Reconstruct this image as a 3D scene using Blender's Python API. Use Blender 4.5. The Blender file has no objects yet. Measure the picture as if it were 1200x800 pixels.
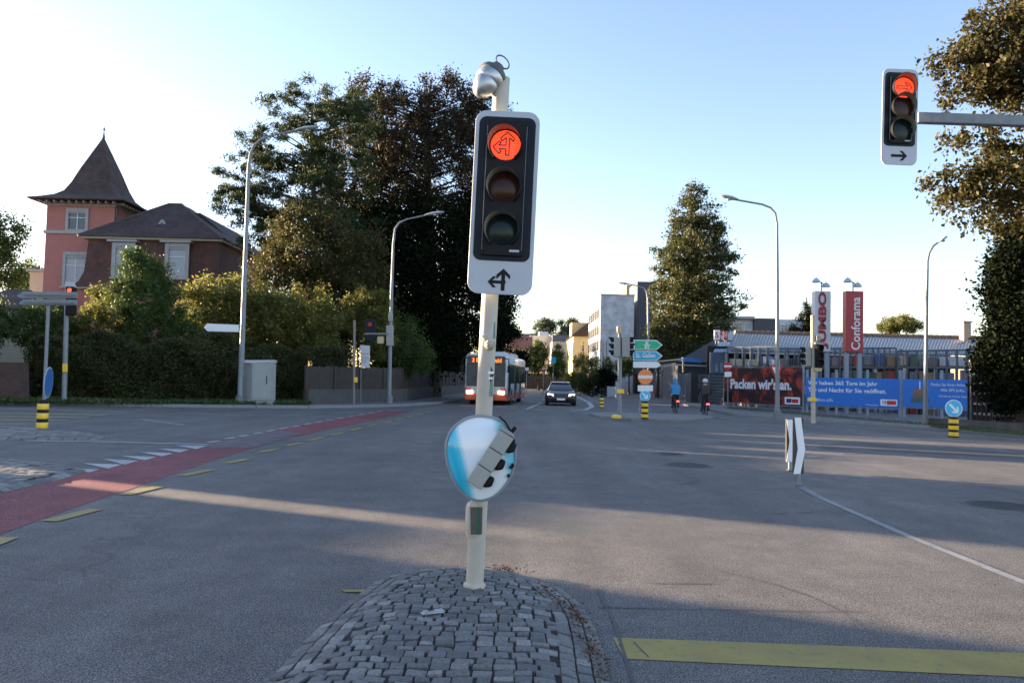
import bpy, math, random
import numpy as np
from mathutils import Vector, Matrix
random.seed(7)
rng = np.random.default_rng(11)
R = math.radians
C = bpy.context.scene.collection
# ---------------------------------------------------------------- camera model
F = 930.0; CAMH = 1.5
PITCH = math.atan(45.0/F); ROLL = 0.024
fwd = Vector((0, math.cos(PITCH), math.sin(PITCH)))
r0 = Vector((1, 0, 0)); u0 = Vector((0, -math.sin(PITCH), math.cos(PITCH)))
cr = r0*math.cos(ROLL) + u0*math.sin(ROLL)
cu = u0*math.cos(ROLL) - r0*math.sin(ROLL)
CAM = Vector((0, 0, CAMH))
def ray(px, py):
    return fwd + cr*((px-600)/F) + cu*((400-py)/F)
def at(px, py, Y):
    d = ray(px, py); return CAM + d*(Y/d.y)
def gp(px, py, z=0.0):
    d = ray(px, py); return CAM + d*((z-CAMH)/d.z)
def mpp(Y): return Y/F       # metres per photo pixel at depth Y
# ---------------------------------------------------------------- materials
MATS = {}
def mat(name, col, rough=.6, metal=0., var=.12, scale=8., bump=0., emis=None, es=0., coat=0., col2=None, spec=.5, wear=None):
    if name in MATS: return MATS[name]
    m = bpy.data.materials.new(name); m.use_nodes = True
    nt = m.node_tree; n = nt.nodes; l = nt.links
    b = n['Principled BSDF']; b.inputs['Roughness'].default_value = rough
    b.inputs['Metallic'].default_value = metal
    b.inputs['Specular IOR Level'].default_value = spec
    if coat: b.inputs['Coat Weight'].default_value = coat
    c = (*col, 1)
    tc = n.new('ShaderNodeTexCoord')
    if var or col2:
        nz = n.new('ShaderNodeTexNoise'); nz.inputs['Scale'].default_value = scale; nz.inputs['Detail'].default_value = 5
        nz.inputs['Roughness'].default_value = .65
        l.new(tc.outputs['Object'], nz.inputs['Vector'])
        rp = n.new('ShaderNodeValToRGB'); rp.color_ramp.elements[0].position = .3; rp.color_ramp.elements[1].position = .7
        if col2:
            rp.color_ramp.elements[0].color = c; rp.color_ramp.elements[1].color = (*col2, 1)
        else:
            rp.color_ramp.elements[0].color = (*[v*(1-var) for v in col], 1)
            rp.color_ramp.elements[1].color = (*[min(1, v*(1+var)) for v in col], 1)
        l.new(nz.outputs['Fac'], rp.inputs['Fac']); l.new(rp.outputs['Color'], b.inputs['Base Color'])
        if wear:
            n2 = n.new('ShaderNodeTexNoise'); n2.inputs['Scale'].default_value = 14; n2.inputs['Detail'].default_value = 8; n2.inputs['Roughness'].default_value = .8
            l.new(tc.outputs['Object'], n2.inputs['Vector'])
            r2 = n.new('ShaderNodeValToRGB'); r2.color_ramp.elements[0].position = wear[1]; r2.color_ramp.elements[1].position = wear[1]+.1
            l.new(n2.outputs['Fac'], r2.inputs['Fac'])
            mx = n.new('ShaderNodeMix'); mx.data_type = 'RGBA'
            l.new(r2.outputs['Color'], mx.inputs['Factor'])
            l.new(rp.outputs['Color'], mx.inputs['A']); mx.inputs['B'].default_value = (*wear[0], 1)
            l.new(mx.outputs['Result'], b.inputs['Base Color'])
        rr = n.new('ShaderNodeMapRange'); rr.inputs['To Min'].default_value = max(0, rough-.08); rr.inputs['To Max'].default_value = min(1, rough+.08)
        l.new(nz.outputs['Fac'], rr.inputs['Value']); l.new(rr.outputs['Result'], b.inputs['Roughness'])
    else:
        b.inputs['Base Color'].default_value = c
    if bump:
        nb = n.new('ShaderNodeTexNoise'); nb.inputs['Scale'].default_value = scale*6; nb.inputs['Detail'].default_value = 4
        l.new(tc.outputs['Object'], nb.inputs['Vector'])
        bp = n.new('ShaderNodeBump'); bp.inputs['Strength'].default_value = bump; bp.inputs['Distance'].default_value = .02
        l.new(nb.outputs['Fac'], bp.inputs['Height']); l.new(bp.outputs['Normal'], b.inputs['Normal'])
    if emis:
        b.inputs['Emission Color'].default_value = (*emis, 1); b.inputs['Emission Strength'].default_value = es
    MATS[name] = m; return m
def leafmat(name, cols, trans=.3, rough=.6):
    m = bpy.data.materials.new(name); m.use_nodes = True
    nt = m.node_tree; n = nt.nodes; l = nt.links
    b = n['Principled BSDF']; b.inputs['Roughness'].default_value = rough; b.inputs['Specular IOR Level'].default_value = .3 if rough < .9 else .05
    g = n.new('ShaderNodeNewGeometry'); rp = n.new('ShaderNodeValToRGB')
    e = rp.color_ramp.elements
    e[0].position = 0; e[0].color = (*cols[0], 1); e[1].position = 1; e[1].color = (*cols[-1], 1)
    for i, c in enumerate(cols[1:-1]):
        x = e.new((i+1)/(len(cols)-1)); x.color = (*c, 1)
    l.new(g.outputs['Random Per Island'], rp.inputs['Fac'])
    l.new(rp.outputs['Color'], b.inputs['Base Color'])
    t = n.new('ShaderNodeBsdfTranslucent'); l.new(rp.outputs['Color'], t.inputs['Color'])
    mx = n.new('ShaderNodeMixShader'); mx.inputs[0].default_value = trans
    l.new(b.outputs[0], mx.inputs[1]); l.new(t.outputs[0], mx.inputs[2])
    l.new(mx.outputs[0], n['Material Output'].inputs['Surface'])
    return m
# ---------------------------------------------------------------- mesh builder
class MB:
    def __init__(s): s.v = []; s.f = []; s.m = []
    def add(s, vs, fs, mi=0):
        k = len(s.v); s.v += [tuple(v) for v in vs]
        s.f += [tuple(i+k for i in f) for f in fs]; s.m += [mi]*len(fs); return s
    def box(s, c, size, rz=0, mi=0, M=None):
        hx, hy, hz = [q/2 for q in size]
        vs = [Vector((x, y, z)) for z in (-hz, hz) for y in (-hy, hy) for x in (-hx, hx)]
        if rz: vs = [Matrix.Rotation(rz, 3, 'Z') @ v for v in vs]
        if M is not None: vs = [M @ v for v in vs]
        c = Vector(c)
        return s.add([v+c for v in vs], [(0,2,3,1),(4,5,7,6),(0,1,5,4),(2,6,7,3),(0,4,6,2),(1,3,7,5)], mi)
    def beam(s, a, b, w, h=None, mi=0, up=Vector((0,0,1))):
        a = Vector(a); b = Vector(b); h = h or w; d = (b-a).normalized()
        x = d.cross(up)
        if x.length < 1e-4: x = Vector((1,0,0))
        x.normalize(); y = x.cross(d)
        q = [(-1,-1),(1,-1),(1,1),(-1,1)]
        vs = [p + x*(i*w/2) + y*(j*h/2) for p in (a, b) for i, j in q]
        return s.add(vs, [(3,2,1,0),(4,5,6,7),(0,1,5,4),(1,2,6,5),(2,3,7,6),(3,0,4,7)], mi)
    def tube(s, pts, rad, seg=12, mi=0, cap=True):
        pts = [Vector(p) for p in pts]
        if not hasattr(rad, '__len__'): rad = [rad]*len(pts)
        rings = []; px = None
        for i, p in enumerate(pts):
            d = (pts[min(i+1, len(pts)-1)] - pts[max(i-1, 0)])
            if d.length < 1e-9: d = Vector((0,0,1))
            d.normalize()
            x = (px if px is not None else (Vector((1,0,0)) if abs(d.x) < .9 else Vector((0,1,0))))
            x = (x - d*x.dot(d)).normalized(); px = x; y = d.cross(x)
            rings.append([p + (x*math.cos(2*math.pi*k/seg) + y*math.sin(2*math.pi*k/seg))*rad[i] for k in range(seg)])
        vs = [v for r in rings for v in r]; fs = []
        for i in range(len(pts)-1):
            for k in range(seg):
                a = i*seg+k; b = i*seg+(k+1) % seg
                fs.append((a, b, b+seg, a+seg))
        if cap:
            fs.append(tuple(reversed(range(seg)))); fs.append(tuple(range((len(pts)-1)*seg, len(pts)*seg)))
        return s.add(vs, fs, mi)
    def prism(s, pts, off, mi=0, mi_side=None):
        pts = [Vector(p) for p in pts]; off = Vector(off); n = len(pts)
        nrm = Vector((0,0,0))
        for i in range(n): nrm += pts[i].cross(pts[(i+1) % n])
        if nrm.dot(off) > 0: pts = pts[::-1]
        s.add(pts + [p+off for p in pts], [tuple(range(n)), tuple(reversed(range(n, 2*n)))], mi)
        k = len(s.v)-2*n
        for i in range(n):
            j = (i+1) % n; s.f.append((k+i, k+i+n, k+j+n, k+j)); s.m.append(mi if mi_side is None else mi_side)
        return s
    def lathe(s, prof, c, seg=20, mi=0, M=None):
        c = Vector(c); vs = []
        for r, z in prof:
            for k in range(seg):
                a = 2*math.pi*k/seg; v = Vector((r*math.cos(a), r*math.sin(a), z))
                if M is not None: v = M @ v
                vs.append(v+c)
        fs = []
        for i in range(len(prof)-1):
            for k in range(seg):
                a = i*seg+k; b = i*seg+(k+1) % seg; fs.append((a, b, b+seg, a+seg))
        fs.append(tuple(reversed(range(seg)))); fs.append(tuple(range((len(prof)-1)*seg, len(prof)*seg)))
        return s.add(vs, fs, mi)
    def build(s, name, mats, parent=None, world=True, bevel=0, smooth=True, seg=2):
        me = bpy.data.meshes.new(name)
        off = OFF(parent) if (parent and world) else Vector((0,0,0))
        me.from_pydata([(v[0]-off.x, v[1]-off.y, v[2]-off.z) for v in s.v], [], s.f)
        if not isinstance(mats, (list, tuple)): mats = [mats]
        for m in mats: me.materials.append(m)
        me.polygons.foreach_set('material_index', s.m)
        if smooth:
            me.polygons.foreach_set('use_smooth', [True]*len(s.f)); me.set_sharp_from_angle(angle=R(35))
        me.update()
        o = bpy.data.objects.new(name, me); C.objects.link(o)
        if parent: o.parent = parent
        if bevel:
            b = o.modifiers.new('Bevel', 'BEVEL'); b.width = bevel; b.segments = seg; b.limit_method = 'ANGLE'; b.angle_limit = R(40)
        return o
def OFF(o):
    v = Vector((0,0,0))
    while o is not None: v += o.location; o = o.parent
    return v
def thing(name, label, cat, loc=(0,0,0), rz=0, group=None):
    o = bpy.data.objects.new(name, None); C.objects.link(o); o.location = loc; o.rotation_euler = (0,0,rz)
    o.empty_display_size = .2
    tag(o, label, cat, group); return o
def tag(o, label, cat, group=None, kind=None):
    o['label'] = label; o['category'] = cat
    if group: o['group'] = group
    if kind: o['kind'] = kind
    return o
def struct(o): o['kind'] = 'structure'; return o
def copy_tree(o, parent=None):
    c = o.copy(); C.objects.link(c)
    if parent is not None: c.parent = parent
    for ch in list(o.children): copy_tree(ch, c)
    return c
def text(s, name, m, parent, M, w=None, h=None, depth=.004, bold=0., align='LEFT', spacing=1., world=True):
    """M: 4x4 matrix: text plane x right, y up; fitted into w x h, anchored bottom left (or centre)"""
    cd = bpy.data.curves.new(name, 'FONT'); cd.body = s; cd.size = 1; cd.offset = bold; cd.resolution_u = 3; cd.space_character = spacing
    o = bpy.data.objects.new(name, cd); C.objects.link(o)
    dg = bpy.context.evaluated_depsgraph_get(); dg.update()
    me = bpy.data.meshes.new_from_object(o.evaluated_get(dg))
    bpy.data.objects.remove(o); bpy.data.curves.remove(cd)
    co = np.array([v.co[:] for v in me.vertices])
    mn = co.min(0); mx = co.max(0); sx = mx[0]-mn[0]; sy = mx[1]-mn[1]
    kx = (w/sx) if w else None; ky = (h/sy) if h else None
    kx = kx or ky; ky = ky or kx
    fs = [tuple(p.vertices) for p in me.polygons]
    bpy.data.meshes.remove(me)
    mb = MB(); cx = (mn[0]+mx[0])/2 if align == 'CENTER' else mn[0]
    cy = (mn[1]+mx[1])/2 if align == 'CENTER' else mn[1]
    base = [M @ Vector(((c[0]-cx)*kx, (c[1]-cy)*ky, 0)) for c in co]
    mb.add(base, fs)
    return mb.build(name, m, parent, world=world, smooth=False)
def frame(o, ux, uy, n=None):
    ux = Vector(ux).normalized(); uy = Vector(uy).normalized(); n = ux.cross(uy)
    return Matrix(((ux.x, uy.x, n.x, o[0]), (ux.y, uy.y, n.y, o[1]), (ux.z, uy.z, n.z, o[2]), (0,0,0,1)))
# ---------------------------------------------------------------- foliage
def leaf_mesh(name, pts, size, aspect, m, parent, flat=0., droop=0.):
    N = len(pts)
    a = rng.normal(size=(N,3)); a /= np.linalg.norm(a, axis=1)[:,None]
    if flat: a[:,2] *= (1-flat); a /= np.linalg.norm(a, axis=1)[:,None]
    if droop: a[:,2] -= droop; a /= np.linalg.norm(a, axis=1)[:,None]
    b = rng.normal(size=(N,3)); b -= a*(a*b).sum(1)[:,None]; b /= np.linalg.norm(b, axis=1)[:,None]
    sz = size*rng.uniform(.6, 1.35, N)[:,None]
    off = np.array(OFF(parent)) if parent else np.zeros(3)
    p = pts - off
    v = np.empty((N,4,3))
    v[:,0] = p - a*sz*.5; v[:,1] = p + b*sz*aspect*.5 - a*sz*.05; v[:,2] = p + a*sz*.5; v[:,3] = p - b*sz*aspect*.5 - a*sz*.05
    me = bpy.data.meshes.new(name); me.vertices.add(N*4); me.loops.add(N*4); me.polygons.add(N)
    me.vertices.foreach_set('co', v.reshape(-1)); me.loops.foreach_set('vertex_index', np.arange(N*4, dtype=np.int32))
    me.polygons.foreach_set('loop_start', np.arange(0, N*4, 4, dtype=np.int32))
    me.materials.append(m); me.update(calc_edges=True); me.validate()
    o = bpy.data.objects.new(name, me); C.objects.link(o)
    if parent: o.parent = parent
    return o
def clump_points(ells, nclump, rc, nleaf, fill=.45, flatc=1., keep=None):
    """ells: (cx,cy,cz,rx,ry,rz). returns leaf points and clump centres"""
    e = np.array(ells, float); w = (e[:,3]*e[:,4]+e[:,3]*e[:,5]+e[:,4]*e[:,5]); w /= w.sum()
    idx = rng.choice(len(e), nclump, p=w)
    d = rng.normal(size=(nclump,3)); d /= np.linalg.norm(d, axis=1)[:,None]
    r = rng.uniform(fill, 1.0, nclump)**.6
    r *= 1 + .10*rng.normal(size=nclump)
    cc = e[idx,:3] + d*e[idx,3:]*r[:,None]
    cc = cc[cc[:,2] > .3]
    if keep is not None: cc = cc[keep(cc)]
    n = len(cc); rr = rc*rng.uniform(.55, 1.4, n)
    li = rng.integers(0, n, nleaf)
    g = rng.normal(size=(nleaf,3))*.5; g[:,2] *= flatc
    pts = cc[li] + g*rr[li][:,None]
    pts = pts[pts[:,2] > .03]
    return pts, cc
def tree(name, label, cat, base, ells, nclump, rc, nleaf, leaf, m, trunk_r=.3, trunk_top=None, aspect=.5, bark=None, group=None,
         fill=.45, flatc=1., limbs=40, forks=1, keep=None, flat=0., droop=0.):
    base = Vector(base); t = thing(name, label, cat, base, 0, group)
    pts, cc = clump_points(ells, nclump, rc, nleaf, fill, flatc, keep)
    leaf_mesh('crown', pts, leaf, aspect, m, t, flat, droop)
    top = Vector(trunk_top) if trunk_top else Vector((ells[0][0], ells[0][1], ells[0][2]))
    mb = MB(); axis = []
    for i in range(9):
        q = i/8; p = base.lerp(top, q) + Vector((math.sin(q*5)*.04*trunk_r*8, math.cos(q*4)*.03*trunk_r*8, 0))*(q > 0)
        axis.append((p, trunk_r*(1.25 if i == 0 else (1-.8*q))))
    mb.tube([a[0] for a in axis], [a[1] for a in axis], 10)
    if limbs:
        sel = cc[rng.choice(len(cc), min(limbs, len(cc)), replace=False)]
        for c in sel:
            c = Vector(c); hz = max(base.z+.25*(top.z-base.z), min(c.z-.25*(c-Vector((base.x, base.y, c.z))).length, top.z))
            q = (hz-base.z)/max(.1, (top.z-base.z)); q = min(1, max(.2, q))
            st = base.lerp(top, q); md = (st+c)/2 + Vector((0,0,.08*(c-st).length))
            r1 = trunk_r*(1-.75*q)*.45
            mb.tube([st, md, c], [r1, r1*.6, .012], 5)
    mb.build('trunk', bark or BARK, t)
    return t
BARK = mat('bark', (.075,.055,.04), .9, var=.35, scale=5, bump=.6)
# ================================================================ camera, sky, sun
sc = bpy.context.scene
SUN_EL = R(7.0); SUN_D = Vector((-.906*math.cos(SUN_EL), .423*math.cos(SUN_EL), math.sin(SUN_EL)))
cd = bpy.data.cameras.new('camera'); cam = bpy.data.objects.new('camera', cd); C.objects.link(cam)
cd.sensor_width = 23.5; cd.lens = F/1200*23.5; cd.clip_end = 5000; cd.clip_start = .05
cd.dof.use_dof = True; cd.dof.focus_distance = 5.6; cd.dof.aperture_fstop = 4.0
M = Matrix((( cr.x, cu.x, -fwd.x, 0), (cr.y, cu.y, -fwd.y, 0), (cr.z, cu.z, -fwd.z, CAMH), (0,0,0,1)))
cam.matrix_world = M; sc.camera = cam
w = bpy.data.worlds.new('World'); sc.world = w; w.use_nodes = True
nt = w.node_tree; bg = nt.nodes['Background']; sky = nt.nodes.new('ShaderNodeTexSky'); sky.sky_type = 'NISHITA'
sky.sun_disc = False; sky.sun_elevation = SUN_EL; sky.sun_rotation = R(-65); sky.altitude = 500; sky.air_density = 1.0; sky.dust_density = 0.7; sky.ozone_density = 2.0
bg.inputs['Strength'].default_value = .10
tint = nt.nodes.new('ShaderNodeMix'); tint.data_type = 'RGBA'; tint.blend_type = 'MULTIPLY'; tint.inputs['Factor'].default_value = 1; tint.inputs['B'].default_value = (1.13,.94,.95,1)
nt.links.new(sky.outputs[0], tint.inputs['A']); nt.links.new(tint.outputs['Result'], bg.inputs['Color'])
sl = bpy.data.lights.new('sun', 'SUN'); sl.energy = 5.0; sl.angle = R(.53); sl.color = (1, .76, .50)
so = bpy.data.objects.new('sun', sl); C.objects.link(so); so.rotation_euler = (-SUN_D).to_track_quat('-Z', 'Y').to_euler(); so.location = (-30, 20, 40)
sc.view_settings.view_transform = 'Standard'; sc.view_settings.look = 'None'; sc.view_settings.gamma = 1
sc.view_settings.exposure = 2.6
sc.render.resolution_x = 1024; sc.render.resolution_y = 682
# ================================================================ ground
def asphalt(name, base, alt, tint=None, seams=True):
    m = bpy.data.materials.new(name); m.use_nodes = True
    nt = m.node_tree; n = nt.nodes; l = nt.links; b = n['Principled BSDF']
    b.inputs['Roughness'].default_value = .78; b.inputs['Specular IOR Level'].default_value = .35
    tc = n.new('ShaderNodeTexCoord')
    def noise(s, d, rr=.6):
        x = n.new('ShaderNodeTexNoise'); x.inputs['Scale'].default_value = s; x.inputs['Detail'].default_value = d; x.inputs['Roughness'].default_value = rr
        l.new(tc.outputs['Object'], x.inputs['Vector']); return x
    def ramp(src, p0, c0, p1, c1):
        x = n.new('ShaderNodeValToRGB'); e = x.color_ramp.elements
        e[0].position = p0; e[0].color = (*c0, 1); e[1].position = p1; e[1].color = (*c1, 1); l.new(src, x.inputs['Fac']); return x
    def mix(a, b_, f, mode='MULTIPLY'):
        x = n.new('ShaderNodeMix'); x.data_type = 'RGBA'; x.blend_type = mode
        if isinstance(f, float): x.inputs['Factor'].default_value = f
        else: l.new(f, x.inputs['Factor'])
        l.new(a, x.inputs['A']); l.new(b_, x.inputs['B']); return x.outputs['Result']
    big = ramp(noise(.30, 9, .68).outputs['Fac'], .36, base, .64, alt)
    fine = ramp(noise(95, 3, .8).outputs['Fac'], .38, (.12,.12,.13), .63, (2.5,2.42,2.35))
    vor = n.new('ShaderNodeTexVoronoi'); vor.inputs['Scale'].default_value = 130; l.new(tc.outputs['Object'], vor.inputs['Vector'])
    agg = ramp(vor.outputs['Color'], .15, (.5,.5,.52), .9, (1.75,1.7,1.62))
    mid = ramp(noise(2.2, 7, .7).outputs['Fac'], .35, (.80,.80,.80), .7, (1.16,1.15,1.14))
    mp = n.new('ShaderNodeMapping'); mp.inputs['Scale'].default_value = (1.0,.10,1); mp.inputs['Rotation'].default_value = (0,0,.12); l.new(tc.outputs['Object'], mp.inputs['Vector'])
    sn = noise(1.0, 5, .6); l.new(mp.outputs['Vector'], sn.inputs['Vector']); streak = ramp(sn.outputs['Fac'], .35, (.84,.84,.85), .68, (1.12,1.12,1.11))
    stn = ramp(noise(.75, 3, .5).outputs['Fac'], .62, (1,1,1), .74, (.72,.72,.73))
    c = mix(big.outputs['Color'], fine.outputs['Color'], 1.0); c = mix(c, streak.outputs['Color'], 1.0); c = mix(c, stn.outputs['Color'], .7); c = mix(c, mid.outputs['Color'], 1.0); c = mix(c, agg.outputs['Color'], .8)
    # sealed cracks: thin wandering lines
    wn = noise(.9, 4); wv = n.new('ShaderNodeVectorMath'); wv.operation = 'SCALE'; wv.inputs['Scale'].default_value = 1.1; l.new(wn.outputs['Color'], wv.inputs[0])
    ad = n.new('ShaderNodeVectorMath'); ad.operation = 'ADD'; l.new(tc.outputs['Object'], ad.inputs[0]); l.new(wv.outputs[0], ad.inputs[1])
    v2 = n.new('ShaderNodeTexVoronoi'); v2.feature = 'DISTANCE_TO_EDGE'; v2.inputs['Scale'].default_value = .27; l.new(ad.outputs[0], v2.inputs['Vector'])
    cr_ = ramp(v2.outputs['Distance'], .0035, (1,1,1), .0075, (0,0,0))
    gate = ramp(noise(.35, 2).outputs['Fac'], .5, (0,0,0), .56, (1,1,1))
    mul = n.new('ShaderNodeMath'); mul.operation = 'MULTIPLY'; l.new(cr_.outputs['Color'], mul.inputs[0]); l.new(gate.outputs['Color'], mul.inputs[1])
    m3 = n.new('ShaderNodeMath'); m3.operation = 'MULTIPLY'; m3.inputs[1].default_value = .28; l.new(mul.outputs[0], m3.inputs[0])
    dk = n.new('ShaderNodeRGB'); dk.outputs[0].default_value = (.02,.02,.022,1)
    c = mix(c, dk.outputs[0], m3.outputs[0], 'MIX')
    l.new(c, b.inputs['Base Color'])
    bp = n.new('ShaderNodeBump'); bp.inputs['Strength'].default_value = .55; bp.inputs['Distance'].default_value = .006
    l.new(noise(110, 3, .8).outputs['Fac'], bp.inputs['Height']); l.new(bp.outputs['Normal'], b.inputs['Normal'])
    return m
ASPH = asphalt('asphalt', (.091,.090,.089), (.128,.126,.122))
ASPH2 = asphalt('pavement_asphalt', (.13,.13,.13), (.16,.158,.155))
REDA = asphalt('red_bicycle_surfacing', (.145,.042,.050), (.19,.060,.068))
mb = MB(); NG = 40
ext = [-1500,-400,-150,-60,-30,-15,0,15,30,60,150,400,1500]; exy = [-400,-100,-30,-10,0,10,20,30,45,60,90,140,220,400,1000,3000]
vs = [(x,y,0) for y in exy for x in ext]; W = len(ext)
mb.add(vs, [(j*W+i, j*W+i+1, (j+1)*W+i+1, (j+1)*W+i) for j in range(len(exy)-1) for i in range(W-1)])
struct(mb.build('road', ASPH))
def sheet(name, pts, m, z, th=None, mats=None):
    """flat polygon laid at height z (px list or world points)"""
    mb = MB(); p = [Vector((q[0], q[1], z)) for q in pts]
    if th: mb.prism([v for v in p], Vector((0,0,-th)))
    else:
        a = sum(p[i].x*p[(i+1)%len(p)].y-p[(i+1)%len(p)].x*p[i].y for i in range(len(p)))
        if a < 0: p = p[::-1]
        mb.add(p, [tuple(range(len(p)))])
    return struct(mb.build(name, m, smooth=False, bevel=.02 if th else 0))
G = lambda *a: gp(*a)
PAINT_W = mat('white_road_paint', (.40,.40,.39), .6, var=.25, scale=3, wear=((.13,.13,.13), .54))
PAINT_WW = mat('worn_white_road_paint', (.26,.26,.265), .7, var=.25, scale=3, wear=((.09,.09,.095), .47))
PAINT_Y = mat('yellow_road_paint', (.31,.235,.050), .6, var=.22, scale=2.5, wear=((.13,.115,.07), .55))
PAINT_YW = mat('worn_yellow_road_paint', (.30,.255,.10), .7, var=.2, scale=3, wear=((.12,.12,.11), .56))
# red bicycle lane
up = [(-300,690),(-120,625),(0,578),(100,553),(150,540),(200,530),(240,521),(300,508),(350,499),(400,490),(450,481.5)]
lo = [(485,481.5),(430,494),(380,504),(330,515),(260,536),(210,553),(150,574),(100,590),(55,606),(0,626),(-120,672),(-300,760)]
sheet('bicycle_lane', [gp(*p) for p in up+lo], REDA, .003)
sheet('road_patch', [gp(*p) for p in [(258,516.5),(300,508),(322,503.5),(352,508),(330,515),(296,524.5),(250,525),(232,522.5)]], asphalt('patched_asphalt', (.115,.098,.108), (.12,.10,.108)), .0058)
def marks(name, polys, m, z=.0085):
    mb = MB()
    for pl in polys:
        p = [gp(x, y, 0) for x, y in pl]; p = [Vector((q.x, q.y, z)) for q in p]
        a = sum(p[i].x*p[(i+1)%len(p)].y-p[(i+1)%len(p)].x*p[i].y for i in range(len(p)))
        if a < 0: p = p[::-1]
        mb.add(p, [tuple(range(len(p)))])
    return struct(mb.build(name, m, smooth=False))
def stroke(a, b, wd):
    """ground strip between two photo points with real width wd (returns world quad)"""
    A = gp(*a); B = gp(*b); d = (B-A).normalized(); n = Vector((-d.y, d.x, 0))*wd/2
    return [A+n, A-n, B-n, B+n]
def strokes(name, segs, m, z=.0085):
    mb = MB()
    for s in segs:
        q = stroke(*s); p = [Vector((v.x, v.y, z)) for v in q]
        a = sum(p[i].x*p[(i+1)%4].y-p[(i+1)%4].x*p[i].y for i in range(4))
        if a < 0: p = p[::-1]
        mb.add(p, [(0,1,2,3)])
    return struct(mb.build(name, m, smooth=False))
ys = [((-40,650),(10,630)),((57,611),(112,597)),((145,580),(187,570)),((213,557.5),(248,550.5)),((264,543),(290,538)),((304,530),(325,526.5)),((335,522.5),(354,519)),((363,516),(380,512.5)),
      ((388,510),(403,507)),((410,504.5),(424,501.5)),((431,499.5),(443,497)),((449,495.5),(459,493.5)),((464,492),(473,490)),((477,488.8),(485,487)),((489,486),(496,484.5)),((500,483.6),(506,482.4))]
strokes('yellow_lane_dashes', [(a, b, .17) for a, b in ys], PAINT_Y)
ws = [((243,518.6),(257,516.6)),((264,514.2),(275,512.4)),((280,511.4),(291,509.6)),((297,508.4),(307,506.8)),((313,505.4),(322,503.8)),((328,502.6),(337,501)),((343,500),(351,498.6)),((357,497.4),(365,496)),((370,495),(377,493.8)),((383,492.6),(390,491.4)),((396,490.4),(402,489.4)),((408,488.2),(414,487.2)),((420,486.2),(426,485.2)),((432,484.2),(437,483.2)),((442,482.4),(448,481.4)),((456,481),(470,480.6))]
strokes('white_lane_dashes', [(a, b, .12) for a, b in ws], PAINT_W)
teeth = [((70,548.6),(116,550.5),(105,554)),((97,543),(143,544.5),(127,549.5)),((121,538),(163,540),(146,544.8)),((141,534),(184,535.5),(170,539.6)),((163,529.6),(204,531.3),(190,535)),((184,525.6),(222,527),(210,530.5)),((205,522),(242,522.6),(230,526.3))]
marks('shark_teeth', teeth, PAINT_W)
strokes('white_side_lines', [((30,516.5),(112,517.6),.16),((112,517.6),(243,521),.16),((165,491),(215,498),.1)], PAINT_W)
strokes('left_crossing_stripes', [((-80,477),(148,482.5),.5),((-80,482.5),(124,486.5),.5),((-80,487),(104,489.5),.5),((-80,491.5),(78,492.5),.45),((-80,497),(28,497),.4)], PAINT_YW)
strokes('left_thin_yellow_line', [((160,483.8),(272,484.8),.12),((360,484),(400,484),.12)], PAINT_YW)
q = [(718,747),(1215,765.5),(1215,794),(732,772)]
marks('yellow_stop_line', [q], PAINT_Y, .0035)
strokes('white_lane_line', [((957,581),(1060,626),.095),((1060,626),(1200,682),.095),((1200,682),(1400,762),.095)], mat('grey_white_line', (.27,.27,.265), .7, var=.2, scale=3, wear=((.13,.13,.13), .52)), .004)
strokes('faint_white_lines', [((938,570),(957,581),.13)], PAINT_WW)
marks('yellow_line_beside_island', [[(400,691.5),(428,691.5),(424,694.5),(404,694.5)]], PAINT_Y)
strokes('bicycle_dashes_and_lit_strip', [((x, 476+.0*x+(x-490)*.030),(x+18, 476+(x+18-490)*.030),.45) for x in range(492, 690, 33)] +
        [((x, 487.5+(x-760)*.022),(x+22, 487.5+(x+22-760)*.022),.35) for x in range(775, 1010, 34)] + [((1020,501),(1200,515.5),.25)], PAINT_Y)  # the long strip at the right puts a sunlit yellowish line into paint
strokes('white_crossing_dashes', [((593,487),(610,487.6),.2),((636,488.6),(648,489),.2),((656,489.6),(668,490),.2),((692,491.5),(706,492),.2),((545,484),(560,484.5),.2),((505,482),(520,482.5),.2)], PAINT_WW)
strokes('white_centre_lines', [((617,479.5),(634,472),.15),((640,468),(646,463.5),.15),((676,464.5),(690,471.5),.22),((690,471.5),(694,476.5),.3),((694,476.5),(686,480),.25),((686,480),(664,481.5),.2),((652,459),(655,455.5),.15)], PAINT_W)
strokes('small_white_marks', [((1000,527),(1020,528),.2),((985,531),(1003,532),.15),((1100,523),(1118,523.4),.2),((945,535.5),(962,535),.25),((1140,519),(1160,520),.15),((975,490),(1005,492),.3),((760,478),(830,482),.12),((832,483),(900,488),.12)], PAINT_WW)
TAR = mat('bitumen_seam', (.045,.045,.046), .55, var=.3, scale=20)
strokes('tar_seams', [((842,668),(905,684),.009),((905,684),(950,699),.009),((950,699),(985,716),.008),((985,716),(1030,748),.007),((700,690),(720,730),.02),((720,730),(742,800),.02),((760,683),(842,684),.012),((700,712),(1010,717),.01),((742,752),(760,770),.01),((700,712),(760,713),.006)], TAR, .0045)
sheet('dark_road_patch', [gp(*p) for p in [(960,520),(1010,518),(1200,531),(1200,537),(1010,527),(965,526)]], asphalt('darker_asphalt', (.062,.063,.066), (.08,.08,.082)), .004)  # strip of darker asphalt colour
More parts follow.
